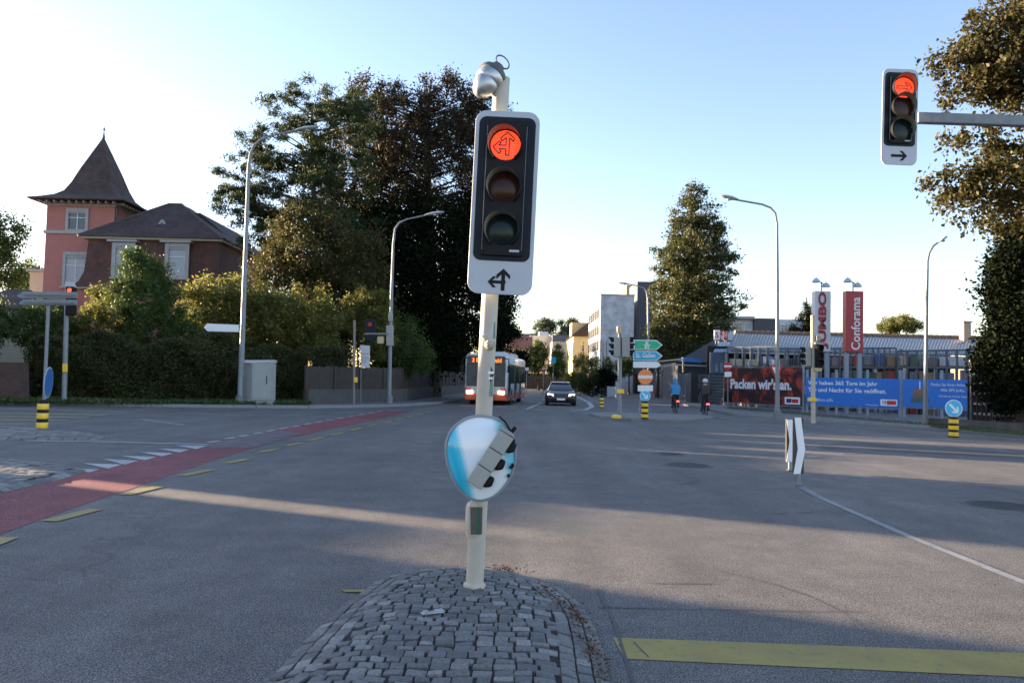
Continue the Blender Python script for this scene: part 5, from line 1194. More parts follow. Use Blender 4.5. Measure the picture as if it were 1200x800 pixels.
for ri, rk in enumerate(racks):
    a, d, nv = rack(*rk); rd = random.Random(rk[-1]+10); nmr = ['behind flame poster','behind left blue hoarding','behind right blue hoarding'][ri]
    for i in range(rk[6]):
        for lv, z in enumerate((.03, .97, 1.97, 2.82)):
            if rd.random() < .16: continue
            nm, col = cols_[rd.randrange(len(cols_))]; hh = rd.uniform(.4,.75); ww = d.length*rd.uniform(.6,.86)
            c = a+d*(i+.5)+nv*.55+Vector((0,0,z+hh/2+.02)); o_ = thing('pallet_load', '%s goods, bay %s from left, %s shelf, %s' % (nm.split('_')[0]+' '+{'carton':'boxed','wrap':'wrapped','crate':'crated','bag':'bagged','sack':'sacked','pots':'potted'}[nm.split('_')[-1]], ['one','two','three','four','five','six','seven','eight','nine','ten','eleven'][i], where[lv], nmr), 'pallet load', (c.x, c.y, z), 0, 'goods on the yard racks')
            m = MB(); ang = math.atan2(d.y, d.x)
            k = rd.choice((1,2,3)); 
            for q in range(k): m.box(c+d.normalized()*(ww*((q+.5)/k-.5))+Vector((0,0,rd.uniform(-.04,.02))), (ww/k*.95, .9, hh*rd.uniform(.8,1)), rz=ang)
            m.build('load', mat(nm, col, .6, var=.2, scale=5, bump=.2), o_, bevel=.03)
            m = MB(); m.box((c.x, c.y, z+.02), (ww, .95, .05), rz=ang); m.build('pallet', mat('pallet_wood', (.22,.16,.10), .8), o_, smooth=False)
# low retaining wall at the far right
a = gp(1090, 499.5); b = gp(1260, 511); t = thing('retaining_wall', 'low dark concrete wall under the slatted yard fence at the far right', 'wall', a); m = MB(); d = b-a; m.box((a+b)/2+Vector((0,0,.18)), (d.length,.3,.36), rz=math.atan2(d.y,d.x)); m.build('wall', mat('dark_stained_concrete', (.09,.085,.08), .9, var=.3, scale=2), t, smooth=False)
a = gp(1145, 502.5); b = gp(1290, 513); t = thing('yard_fence', 'dark horizontal rail fence behind the far right tree trunk', 'fence', a); m = MB()
for z in (.6,1.0,1.4,1.8,2.2): m.beam(a+Vector((0,.3,z)), b+Vector((0,.3,z)), .05, .10)
m.build('rails', DKGALV, t, smooth=False); m = MB()
for i in range(6): p = a.lerp(b, i/5)+Vector((0,.38,0)); m = MB(); m.box(p+Vector((0,0,1.2)), (.1,.1,2.4)); m.build('post', DKGALV, t, smooth=False)
m = MB()
for i in range(24): p = a.lerp(b, i/23)+Vector((0,.45,0)); m.box(p+Vector((0,0,1.0)), (d.length/23,.05,2.0))
m.build('boards', mat('dark_brown_boards', (.045,.035,.03), .9, var=.3), t, smooth=False)
# pylons
def pylon(x0, x1, y0, y1, Y, face, txtm, s, lb, tw_, th_, off):
    a = at(x0, y1, Y); b = at(x1, y1, Y); ztop = (at(x0,y0,Y).z+at(x1,y0,Y).z)/2; w_ = b.x-a.x; t = thing('pylon_sign', lb, 'sign', ((a.x+b.x)/2, Y, 0), 0, 'shop pylons'); X = (a.x+b.x)/2
    m = MB(); m.box((X, Y+.25, (ztop+a.z)/2), (w_, .5, ztop-a.z)); p = m.build('panel', face, t, bevel=.02)
    m = MB()
    for q in (-1, 1): m.box((X+q*(w_/2-.12), Y+.25, a.z/2), (.2,.2,a.z))
    m.build('legs', mat('blue_grey_post', (.22,.27,.33), .5, metal=.2), t, smooth=False)
    text(s, 'lettering', txtm, p, frame((a.x+w_*off, Y-.02, a.z+(ztop-a.z)*.04+.0), (0,0,1), (-1,0,0)), w=tw_*(ztop-a.z), h=w_*th_, bold=.05 if s[0] == 'J' else .015)
    m = MB(); m.tube([(X,Y+.25,ztop), (X,Y+.25,ztop+.45), (X-.05,Y+.2,ztop+.5)], .035, 6); m.tube([(X-.32,Y+.1,ztop+.60), (X,Y+.2,ztop+.5), (X+.28,Y+.4,ztop+.34)], .03, 6); fx = m.build('lamp_bracket', DKGALV, t)
    for q, dz in ((-.34, .50), (.30, .28)):
        m = MB(); m.lathe([(.24,0),(.21,.10),(.12,.20),(.04,.25),(.03,.28)], (X+q, Y+.15+(q > 0)*.2, ztop+dz), 12); m.build('floodlight', mat('lamp_housing', (.42,.46,.48)), t)
pylon(955, 973.5, 341, 411.5, 44.5, GWHITE, mat('red_letters', (.28,.012,.018), .5), 'JUMBO', 'white pylon with red vertical letters, left of the red pylon', .95, .66, .85)
pylon(991.5, 1011.8, 341, 412.5, 44, mat('red_panel', (.36,.02,.03), .45, var=.04), mat('pale_letters', (.70,.70,.72), .4), 'Conforama', 'red pylon with white vertical letters, right of the white pylon', .86, .52, .80)
# hoardings on the yard fence
BLUE = mat('bright_blue_poster', (.012,.165,.60), .5, var=.03, scale=2); TXT = mat('poster_white_print', (.78,.84,.88), .5, var=.02)
def hoard(tl, tr, bl, Y0, Y1, mt_, lb, hh):
    """board with top corners at photo points, vertical, real height hh px at its left"""
    A = at(*tl, Y0); B = at(*tr, Y1); zt = (A.z+B.z)/2; H = hh*mpp((Y0+Y1)/2); d = Vector((B.x-A.x, B.y-A.y, 0)); L = d.length; d.normalize(); O = Vector((A.x, A.y, zt-H)); n = d.cross(Vector((0,0,1)))
    t = thing('hoarding', lb, 'billboard', (O.x, O.y, 0), 0, 'posters on the yard fence')
    m = MB(); m.prism([O, O+d*L, O+d*L+Vector((0,0,H)), O+Vector((0,0,H))], -n*.04); p = m.build('poster', mt_, t, smooth=False)
    m = MB(); k = max(2, int(L/1.6))
    for i in range(k+1): q = O+d*L*i/k-n*.10; m.beam(Vector((q.x,q.y,0)), Vector((q.x,q.y,zt+.45)), .13, .08, up=Vector((0,1,0)))
    m.beam(O-n*.1+Vector((0,0,-.05)), O+d*L-n*.1+Vector((0,0,-.05)), .06); m.build('frame_posts', mat('blue_grey_post', (.22,.27,.33)), t, smooth=False)
    T = Matrix(((d.x, 0, n.x, O.x), (d.y, 0, n.y, O.y), (d.z, 1, n.z, O.z), (0,0,0,1))) @ Matrix.Translation((0,0,.01)); return t, p, T, L, H
t, p, T, L, H = hoard((945,441.5),(1054,444.5),None, 44.0, 40.5, BLUE, 'blue hoarding with two lines of white print under the pylons', 33)
TT = lambda x, y: T @ Matrix.Translation((x*L, y*H, 0))
text('Wir haben 365 Tage im Jahr', 'lettering', TXT, p, TT(.02,.70), w=.76*L, h=.19*H, bold=.02); text('Tag und Nacht für Sie geöffnet.', 'lettering', TXT, p, TT(.02,.44), w=.85*L, h=.20*H, bold=.02)
text('jumbo.ch', 'lettering', TXT, p, TT(.02,.11), w=.28*L, h=.15*H); text('Wittenbach', 'small_print', TXT, p, TT(.66,.06), w=.13*L, h=.045*H)
m = MB(); plate(m, [(.81*L,.07*H),(.98*L,.07*H),(.98*L,.29*H),(.81*L,.29*H)], T, .0, .004); lg = m.build('logo_box', WHITE, p, smooth=False)
text('TOP', 'logo_lettering', mat('navy_print', (.02,.04,.2), .5, var=0), lg, T @ Matrix.Translation((.825*L,.12*H,.004)), w=.045*L, h=.12*H, bold=.03); m = MB(); plate(m, [(.875*L,.11*H),(.968*L,.11*H),(.968*L,.25*H),(.875*L,.25*H)], T, .004, .003); m.build('logo_bar', REDM, lg, smooth=False)
t, p, T, L, H = hoard((1058,443.0),(1150,446.2),None, 40.0, 37.0, BLUE, 'blue hoarding with a picture of stacked toolboxes, rightmost of the posters', 33)
TT = lambda x, y: T @ Matrix.Translation((x*L, y*H, 0))
text('Finden Sie Ihren Arbeitsweg', 'lettering', TXT, p, TT(.38,.74), w=.54*L, h=.13*H); text('Alle SPS Jobs.', 'lettering', TXT, p, TT(.50,.55), w=.30*L, h=.13*H); text('Werden Sie Teil des Teams', 'small_print', TXT, p, TT(.48,.38), w=.36*L, h=.07*H)
m = MB(); plate(m, [(.85*L,.07*H),(.98*L,.07*H),(.98*L,.26*H),(.85*L,.26*H)], T, .0, .004); lg = m.build('logo_box', WHITE, p, smooth=False); m = MB(); plate(m, [(.865*L,.10*H),(.90*L,.10*H),(.90*L,.22*H),(.865*L,.22*H)], T, .004, .003); m.build('logo_mark', mat('navy_print', (.02,.04,.2)), lg, smooth=False); m = MB(); plate(m, [(.905*L,.10*H),(.968*L,.10*H),(.968*L,.22*H),(.905*L,.22*H)], T, .004, .003); m.build('logo_bar', REDM, lg, smooth=False)
m = MB()
for j, (y0, y1, mi, s) in enumerate(((.14,.36,0,.25),(.33,.50,1,.20),(.47,.66,2,.19))): plate(m, [(.235*L-s/2*L,y0*H),(.235*L+s/2*L,(y0+.03)*H),(.235*L+s/2.3*L,y1*H),(.235*L-s/2.2*L,(y1-.01)*H)], T, .002+.003*j, .004, mi)
plate(m, [(.225*L,.64*H),(.24*L,.64*H),(.24*L,.92*H),(.225*L,.92*H)], T, .012, .004, 3)
m.build('toolbox_picture', [mat('print_green', (.06,.11,.10), .5, var=.2), mat('print_brown', (.16,.12,.09), .5, var=.2), mat('print_brown2', (.22,.13,.08), .5, var=.2), TXT], p, smooth=False)
# flame poster
def flame_mat():
    m = bpy.data.materials.new('flame_print'); m.use_nodes = True; nt = m.node_tree; n = nt.nodes; l = nt.links; b = n['Principled BSDF']; b.inputs['Roughness'].default_value = .5
    tc = n.new('ShaderNodeTexCoord'); nz = n.new('ShaderNodeTexNoise'); nz.inputs['Scale'].default_value = 1.3; nz.inputs['Detail'].default_value = 7; nz.inputs['Roughness'].default_value = .72; nz.inputs['Distortion'].default_value = .8
    l.new(tc.outputs['Object'], nz.inputs['Vector']); r = n.new('ShaderNodeValToRGB'); e = r.color_ramp.elements; e[0].position = .43; e[0].color = (.012,.009,.014,1); e[1].position = .72; e[1].color = (.75,.33,.06,1)
    for p, c in ((.50,(.06,.008,.010,1)),(.56,(.30,.022,.015,1)),(.64,(.48,.09,.02,1))): x = e.new(p); x.color = c
    l.new(nz.outputs['Fac'], r.inputs['Fac']); l.new(r.outputs['Color'], b.inputs['Base Color']); return m
t, p, T, L, H = hoard((849,430),(940,432),None, 50.5, 44.8, flame_mat(), 'dark poster with red flames and large white print, leftmost of the hoardings', 42)
TT = lambda x, y: T @ Matrix.Translation((x*L, y*H, 0))
text("Packen wir's an.", 'lettering', mat('bright_print', (.75,.78,.82), .5, var=0), p, TT(.09,.40), w=.79*L, h=.30*H, bold=.04)
m = MB(); plate(m, [(.80*L,.03*H),(.98*L,.03*H),(.98*L,.22*H),(.80*L,.22*H)], T, .0, .004); lg = m.build('logo_box', WHITE, p, smooth=False); m = MB(); plate(m, [(.82*L,.07*H),(.88*L,.07*H),(.88*L,.18*H),(.82*L,.18*H)], T, .004, .003); m.build('logo_mark', mat('navy_print', (.02,.04,.2)), lg, smooth=False); m = MB(); plate(m, [(.885*L,.07*H),(.96*L,.07*H),(.96*L,.17*H),(.885*L,.17*H)], T, .004, .003); m.build('logo_bar', REDM, lg, smooth=False)
m = MB(); plate(m, [(.0,.02*H),(.11*L,.02*H),(.11*L,.30*H),(.0,.30*H)], T, .0, .003); m.build('black_corner', BLK, p, smooth=False)
# ================================================================ unseen blocks added left of the view to cast the long shadows
WALLB = mat('beige_render', (.42,.38,.32), .8, var=.1)
def perp(s, u): return Vector((.423*s-.906*u, .906*s+.423*u, 0))
def shadow_block(s0, s1, u0, u1, H, lb, roof=True):
    a = perp(s0,u0); b = perp(s1,u0); c = perp(s1,u1); d = perp(s0,u1); cen = (a+b+c+d)/4; t = thing('house', lb, 'house', cen)  # unseen sun blocker, added for its shadow
    m = MB(); m.prism([a,b,c,d], (0,0,H)); wl = m.build('wall', WALLB, t, smooth=False)
    m = MB()
    for z in (1.2, 4.0):
        if z+1.3 < H:
            k = max(1, int((s1-s0)/1.8))
            for i in range(k): 
                p = a.lerp(b, (i+.5)/k)+Vector((.906,-.423,0))*.03; m.box(p+Vector((0,0,z+.6)), (.08,.9,1.3), rz=math.atan2(.906,.423)-math.pi/2)
    if m.v: m.build('windows', GLASS, wl, smooth=False)
    if roof:
        up_ = Vector((0,0,.25)); m = MB(); m.prism([a+Vector((0,0,H+.0)),b+Vector((0,0,H)),c+Vector((0,0,H)),d+Vector((0,0,H))], up_); m.build('roof', ROOF, t, smooth=False)
SHADOW_BLOCKS = [(-12,1.2,34,42,6.2),(1.3,5.6,33,41,5.2),(5.6,6.95,33,38,3.35),(7.45,9.1,33,40,3.4),(9.1,12.5,33,42,5.9),(12.5,14.9,34,43,5.8),(14.9,17.4,36,45,4.0),(17.42,17.58,37,46,3.7),(17.6,19.3,37,46,4.2),(19.32,19.98,37,46,3.9),(20.0,21.9,40,50,6.5),(21.92,22.28,46,56,5.0),(22.3,24.7,46,56,6.3),(24.72,25.38,50,60,5.2),(25.4,28.6,52,60,5.8),(29.2,33,56,64,6.0),(33.3,40,69,77,7.2)]
for i, (s0,s1,u0_,u1_,H) in enumerate(SHADOW_BLOCKS):
    shadow_block(s0, s1, u0_, u1_, H, 'added unseen shadow block left of the view, number %s from the near end' % ['one','two','three','four','five','six','seven','eight','nine','ten','eleven','twelve','thirteen','fourteen','fifteen','sixteen','seventeen','eighteen'][i])
# ================================================================ vegetation
def E(px, py, Y, rx, ry, rz=None):
    """ellipsoid centred on photo point, radii in photo px (rx, ry) and depth radius in px"""
    c = at(px, py, Y); k = mpp(Y); return (c.x, c.y, c.z, rx*k, (rz or rx)*k, ry*k)
L_PINE = leafmat('pine_needles', [(.018,.034,.013),(.044,.066,.022),(.085,.10,.036)], .3)
L_BEECH = leafmat('copper_beech_leaves', [(.020,.014,.010),(.036,.026,.014),(.060,.040,.018),(.035,.042,.016)], .35)
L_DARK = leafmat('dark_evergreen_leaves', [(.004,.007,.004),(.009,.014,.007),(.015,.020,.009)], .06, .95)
L_HEDGE = leafmat('hedge_leaves', [(.02,.032,.011),(.045,.066,.02),(.085,.098,.03),(.09,.06,.024)], .4)
L_YEW = leafmat('yew_needles', [(.022,.045,.012),(.06,.10,.02),(.10,.14,.035)], .25)
L_GOLD = leafmat('yellow_green_leaves', [(.065,.09,.017),(.135,.16,.03),(.21,.21,.055),(.19,.125,.055)], .5)
L_MID = leafmat('mid_green_leaves', [(.03,.055,.014),(.065,.10,.024),(.11,.14,.035)], .4)
L_SEQ = leafmat('sequoia_leaves', [(.022,.034,.012),(.05,.066,.02),(.09,.10,.03),(.09,.07,.028)], .25)
L_AUT = leafmat('copper_leaves', [(.034,.024,.010),(.055,.045,.015),(.085,.072,.022),(.05,.065,.018)], .4)
def gnd(px, Y): p = at(px, 450, Y); p.z = 0; return p
# pine at the left of the group
Y = 54
ell = [E(360,125,Y,48,36),E(330,170,Y,50,34),E(300,205,Y,48,30),E(275,235,Y-1,26,22),E(345,225,Y,70,40),E(370,280,Y,75,50),E(310,270,Y,38,30),E(400,160,Y,40,45),E(395,215,Y,50,50),E(415,130,Y+2,30,36)]
t = tree('pine_tree', 'tall dark pine with clumped needles and open left side behind the hedge', 'tree', gnd(372,Y), ell, 600, .52, 82000, .28, L_PINE, .42, at(368,135,Y), aspect=.22, limbs=120, fill=.5, flatc=.5)
# two copper beeches
Y = 60
ell = [E(470,150,Y,62,52),E(520,135,Y,52,42),E(560,170,Y,38,60),E(440,185,Y,45,60),E(500,205,Y,85,55),E(455,110,Y,22,16),E(515,100,Y,22,14),E(585,130,Y,20,30),E(430,120,Y,34,30),E(410,200,Y,40,60),E(425,260,Y,50,45)]
tree('beech_tree', 'large copper leaved tree filling the skyline left of the near signal', 'tree', gnd(500,Y), ell, 820, .62, 90000, .19, L_BEECH, .5, at(505,110,Y), aspect=.55, limbs=160, fill=.35)
Y = 58
ell = [E(500,285,Y,90,60),E(560,280,Y,42,70),E(470,350,Y,60,60),E(545,350,Y,55,65),E(505,400,Y,55,38),E(440,290,Y,50,55)]
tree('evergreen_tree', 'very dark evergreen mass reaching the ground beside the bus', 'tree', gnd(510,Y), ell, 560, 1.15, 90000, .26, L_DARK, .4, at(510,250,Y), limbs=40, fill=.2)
Y = 64
ell = [E(590,355,Y,17,30),E(592,385,Y,16,28),E(578,330,Y,20,40),E(575,395,Y,28,38)]
tree('conifer_tree', 'dark green narrow conifer just right of the near pole above the bus', 'tree', gnd(588,Y), ell, 130, .6, 22000, .2, L_DARK, .25, at(588,320,Y), limbs=10, fill=.2)
Y = 50
ell = [E(380,300,Y,62,48),E(340,320,Y,40,30),E(400,350,Y,60,38),E(360,262,Y,40,30),E(420,320,Y,35,50)]
tree('mixed_tree', 'green and brown tree filling the space under the pine', 'tree', gnd(385,Y), ell, 330, .7, 52000, .19, L_BEECH if 0 else leafmat('green_brown_leaves', [(.026,.045,.013),(.06,.075,.022),(.10,.055,.024),(.09,.105,.03)], .4), .3, at(385,270,Y), limbs=50, fill=.35)
# hidden trees added behind the dark evergreen to shade the right fence
for i, (x_, y_, h_) in enumerate(((-9,70,9),(-10,78,9.5),(-9,86,9),(-10,95,10),(-11,105,10),(-10,116,10),(-11,128,10))):
    tree('roadside_tree', 'added hidden tree shading the right fence, %s from the near end' % ['first','second','third','fourth','fifth','sixth','seventh'][i], 'tree', (x_,y_,0), [(x_,y_,h_*.6,3.6,5.0,h_*.42),(x_,y_+2,h_*.35,3.4,5.0,h_*.33)], 130, 1.3, 11000, .42, L_DARK, .3, (x_,y_,h_*.6), group='added shading trees behind the bus', limbs=8)
# bushes
def bush(name, label, px, Y, ell, n, rc, nl, leaf, m, group=None, aspect=.5, **k): return tree(name, label, 'shrub', gnd(px,Y), ell, n, rc, nl, leaf, m, .12, at(px, min(e for e in [400]), Y), group=group, limbs=14, fill=.3, aspect=aspect, **k)
bush('yew_shrub', 'upright bright green conical yew shrub in front of the mansard windows', 172, 41.5, [E(158,305,41.5,13,18),E(168,325,41.5,30,26),E(172,352,41.5,40,30),E(190,378,41.5,38,26)], 240, .36, 36000, .16, L_YEW, aspect=.3)
bush('laurel_shrub', 'round yellow green shrub left of the yew', 122, 43, [E(125,375,43,45,34),E(105,400,43,28,28),E(150,415,43,35,40),E(130,345,43,20,14)], 150, .35, 17000, .17, L_GOLD)
bush('ivy_shrub', 'sunlit broad leaved shrub at the far left above the hedge', 35, 42, [E(40,382,42,52,26),E(-10,385,42,40,28),E(70,385,42,22,24)], 150, .33, 22000, .13, L_MID)
bush('lilac_shrub', 'tall sunlit yellow green shrub behind the tall lamp post', 265, 44, [E(262,350,44,44,34),E(245,385,44,40,40),E(290,380,44,40,40),E(240,345,44,20,16)], 190, .40, 22000, .18, L_GOLD)
bush('hazel_shrub', 'sunlit golden shrub right of the utility cabinet above the fence', 345, 44, [E(350,370,44,42,36),E(325,405,44,42,40),E(385,395,44,36,36),E(310,360,44,26,26)], 210, .38, 22000, .17, L_GOLD)
bush('maple_shrub', 'yellow green shrub spilling over the board fence behind the slim pole', 420, 46, [E(425,362,46,32,22),E(400,395,46,30,36),E(440,390,46,28,34),E(447,350,46,12,10)], 150, .34, 16000, .16, L_GOLD)
bush('elder_shrub', 'green shrub above the fence right of the second lamp post', 475, 47, [E(475,405,47,22,26),E(490,420,47,20,20),E(465,430,47,22,14)], 90, .34, 12000, .13, L_MID)
tree('background_shrubs', 'dense green growth behind the board fence and utility cabinet', 'shrub', gnd(400,49), [E(330,385,49,60,50),E(400,390,49,60,50),E(460,405,50,40,40),E(270,395,49,60,45)], 260, .7, 42000, .17, L_MID, .12, at(400,400,49), limbs=10, fill=.1)
# hedge along the pavement
def hedge(name, label, a, b, h, dep, n, m, leaf=.12, hv=.25):
    a = Vector(a); b = Vector(b); t = thing(name, label, 'hedge', (a+b)/2); d = (b-a); L = d.length; nv = Vector((-d.y, d.x, 0)).normalized(); u = rng.uniform(0,1,n); P = []
    for i in range(n):
        uu = u[i]; hh = h*(1+hv*(math.sin(uu*L*.9)*.35+math.sin(uu*L*2.3+1)*.25+math.sin(uu*L*.31)*.5))
        q = rng.uniform(0, 1)
        if q < .62: dd = abs(rng.normal()*.16); z = rng.uniform(0, 1)**.9*hh
        else: dd = rng.uniform(0, dep); z = hh*(1-abs(rng.normal()*.05))
        bulge = .55*math.sin(uu*L*.8+z*1.7)+.35*math.sin(uu*L*2.1+z*3)+.2*math.sin(uu*L*5+z*5)
        p = a+d*uu+nv*(dd+bulge*.5+ (.0 if z < hh*.85 else .3)); P.append((p.x+rng.normal()*.08, p.y+rng.normal()*.08, max(.05,z+rng.normal()*.08)))
    leaf_mesh('foliage', np.array(P), leaf, .55, m, t)
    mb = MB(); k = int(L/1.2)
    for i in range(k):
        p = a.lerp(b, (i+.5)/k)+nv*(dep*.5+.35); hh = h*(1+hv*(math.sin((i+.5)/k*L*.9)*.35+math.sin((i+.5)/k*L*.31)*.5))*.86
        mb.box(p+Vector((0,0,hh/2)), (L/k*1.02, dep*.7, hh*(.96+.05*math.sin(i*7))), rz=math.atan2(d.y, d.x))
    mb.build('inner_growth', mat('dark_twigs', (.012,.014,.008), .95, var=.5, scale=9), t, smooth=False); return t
a = gp(-60,471,.12); b = gp(180,472.5,.12); a.y += 1.0; b.y += .9
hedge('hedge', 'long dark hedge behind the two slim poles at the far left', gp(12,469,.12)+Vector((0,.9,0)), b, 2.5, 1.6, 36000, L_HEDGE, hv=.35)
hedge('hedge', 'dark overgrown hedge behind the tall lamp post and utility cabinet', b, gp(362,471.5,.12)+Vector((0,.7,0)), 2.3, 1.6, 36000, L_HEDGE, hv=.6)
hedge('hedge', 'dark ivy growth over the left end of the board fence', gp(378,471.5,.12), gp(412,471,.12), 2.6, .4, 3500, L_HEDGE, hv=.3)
# grass verge below the hedge
tri = [(gp(-80,472,.12), gp(362,474.5,.12), gp(362,471.5,.12)+Vector((0,1,0)), gp(-80,469,.12)+Vector((0,1,0)))]
grass('hedge_verge', tri, 14000, .16)
A1, B1, C1, D1 = gp(852,479,.1), gp(1090,499.5,.1), gp(1090,496.5,.1), gp(852,476.5,.1); A2, B2, C2, D2 = gp(1090,500.5,.1), gp(1230,514,.1), gp(1230,508,.1), gp(1090,497,.1)
grass('yard_verge', [(A1,B1,C1,D1),(A2,B2,C2,D2)], 7000, .06)
# far left tree, small tree
tree('roadside_tree', 'dark loose leaved tree cut by the left edge of the photo', 'tree', gnd(-20,78), [E(-18,300,78,42,44),E(5,275,78,22,30),E(0,320,78,30,26),E(-40,260,78,40,40)], 190, 1.0, 26000, .28, L_MID, .3, at(-20,270,78), limbs=50, fill=.35)
tree('roadside_tree', 'small round tree between the far left tree and the pink tower', 'tree', gnd(38,84), [E(40,322,84,16,18),E(28,335,84,14,14)], 60, .6, 8000, .22, L_MID, .2, at(38,320,84), limbs=12)
# tall sequoia
Y = 86
prof = [(813,230,13,14),(813,250,27,17),(813,275,39,21),(814,300,46,25),(813,325,50,27),(812,350,52,29),(808,375,48,27),(803,398,36,20),(795,415,28,14)]
ell = [E(px,py,Y,rx,ry,rx) for px,py,rx,ry in prof]
t = tree('sequoia_tree', 'tall conical conifer standing alone right of the dark tower', 'tree', gnd(812,Y), ell, 760, .72, 68000, .30, L_SEQ, .9, at(812,222,Y), aspect=.45, limbs=260, fill=.42, flatc=.7)
tree('sequoia_foliage_tree', 'lower golden green foliage beneath the tall lone conifer', 'tree', gnd(770,84), [E(770,398,84,16,24),E(782,415,84,22,20),E(762,420,84,12,14)], 90, .6, 12000, .25, L_SEQ, .2, at(772,400,84), limbs=12)
# spruce behind the white pylon
Y = 95; ell = [E(945,362,Y,4,10),E(944,376,Y,10,10),E(943,390,Y,14,8),E(951,374,Y,5,18),E(930,390,Y,6,7)]
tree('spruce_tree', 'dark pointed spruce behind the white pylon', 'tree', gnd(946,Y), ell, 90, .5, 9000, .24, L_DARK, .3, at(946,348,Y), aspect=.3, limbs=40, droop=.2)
tree('garden_tree', 'bright green tree top above the hall ridge right of the red pylon', 'tree', gnd(1053,95), [E(1055,381,95,22,9),E(1040,386,95,14,6),E(1060,376,95,8,5)], 70, .5, 9000, .22, L_GOLD, .3, at(1055,380,95), limbs=14)
# street trees and shrubs in the far centre
Y = 118
tree('street_tree', 'rounded green tree beside the blue square sign, left of the columnar one', 'tree', gnd(631,Y), [E(631,414,Y,11,13),E(629,428,Y,9,10)], 80, .6, 9000, .25, L_MID, .2, at(631,415,Y), limbs=8)
tree('columnar_tree', 'pointed bright green tree right of the rounded street tree', 'tree', gnd(652,Y), [E(653,409,Y,4,7),E(653,420,Y,8,10),E(653,432,Y,10,10)], 70, .55, 8000, .22, L_YEW, .2, at(653,412,Y), limbs=6)
tree('street_tree', 'dark green shrubby tree immediately right of the bus', 'tree', gnd(612,100), [E(611,424,100,9,16),E(604,430,100,8,14)], 60, .6, 7000, .22, L_DARK, .2, at(611,418,100), limbs=6)
for (px,py,rx,ry,Y,m_,lb) in ((637,381,12,7,240,L_MID,'left one of two distant hazy trees above the roofs'),(665,381,12,8,240,L_MID,'right one of two distant hazy trees above the roofs, by the yellow house')):
    tree('distant_tree', lb, 'tree', gnd(px,Y), [E(px,py,Y,rx,ry),E(px+5,py+3,Y,rx*.8,ry),E(px,py+12,Y,rx,ry)], 60, 1.1, 6000, .5, leafmat('far_leaves', [(.06,.09,.04),(.09,.12,.055)], .3), .4, at(px,py,Y), limbs=5)
for (px,py,rx,ry,Y,m_,lb) in ((684,426,15,12,104,L_MID,'round green shrub below the yellow house'),(707,430,14,11,100,L_MID,'shrub in front of the white office block'),(672,444,9,9,92,L_GOLD,'low clipped light green shrub beyond the black car'),(690,444,13,10,88,L_HEDGE,'low dark clipped shrub beyond the black car'),(711,443,12,13,86,L_DARK,'dark shrub behind the parked scooter'),(737,424,12,8,100,L_MID,'small shrub beneath the white office block near the grey signal')):
    bush('garden_shrub', lb, px, Y, [E(px,py,Y,rx,ry),E(px-4,py+ry,Y,rx,ry)], 60, .45, 7000, .17, m_, 'garden shrubs by the far road')
# right foreground trees
Y = 19
ell = [E(1215,60,Y,100,62),E(1180,40,Y,58,38),E(1130,72,Y,42,16),E(1160,100,Y,50,28),E(1215,165,Y,95,55),E(1150,215,Y,60,24),E(1125,228,Y,32,13),E(1180,250,Y,52,36),E(1250,225,Y,74,70),E(1240,-20,Y,85,60)]
b = gnd(1330, Y)
tree('copper_tree', 'sunlit copper leaved branches overhanging at the upper right edge', 'tree', b, ell, 420, .30, 40000, .115, L_AUT, .25, at(1250,60,Y), aspect=.65, limbs=150, fill=.3)
Y = 30; ell = [E(1178,330,Y,14,40),E(1200,350,Y,42,60),E(1205,420,Y,48,45),E(1185,455,Y,30,22),E(1210,300,Y,40,40),E(1170,410,Y,16,40)]
tree('thuja_tree', 'dark dense evergreen with a bare trunk at the right edge', 'tree', gp(1193,506,.0), ell, 420, .46, 90000, .17, L_DARK, .17, at(1196,300,Y), limbs=30, fill=.25, flat=.3)
# ================================================================ bus
BW = mat('bus_white', (.52,.54,.56), .3, var=.04, scale=2, coat=.3); BO = mat('bus_orange_red', (.55,.075,.022), .35, var=.05, scale=2, coat=.3)
BG = mat('bus_dark_glass', (.025,.035,.045), .08, var=.2, scale=.6, spec=.8); BG2 = mat('bus_windscreen', (.03,.045,.06), .2, var=.35, scale=.8, spec=.35)
LAMP = mat('lit_headlight', (.9,.85,.75), .3, var=0, emis=(1,.86,.62), es=1.6)
def rb(name, c, size, m, par, bev=.05, world=False, rz=0):
    mb = MB(); mb.box(c, size, rz=rz); return mb.build(name, m, par, world=world, bevel=bev)
def wheel(par, c, r, w_, ax='X'):
    M = Matrix.Rotation(R(90), 3, 'Y'); mb = MB(); mb.lathe([(r*.62,-w_/2),(r*.95,-w_/2),(r,-w_/2+.03),(r,w_/2-.03),(r*.95,w_/2),(r*.62,w_/2)], c, 24, M=M); wh_ = mb.build('wheel', mat('tyre_rubber', (.02,.02,.02), .85, var=.2), par, world=False)
    mb = MB(); mb.lathe([(.02,-w_/2-.005),(r*.25,-w_/2-.01),(r*.62,-w_/2+.03),(r*.62,w_/2-.03),(r*.25,w_/2+.01),(.02,w_/2+.005)], c, 16, M=M); mb.build('rim', GALV, wh_, world=False)
bf = gp(568.5, 474.5); 
bus = thing('bus', 'white and orange city bus with lit headlights and orange destination display behind the near pole', 'bus', (bf.x, bf.y, 0), R(-6))
W_, H_, LEN = 2.50, 2.98, 12.0
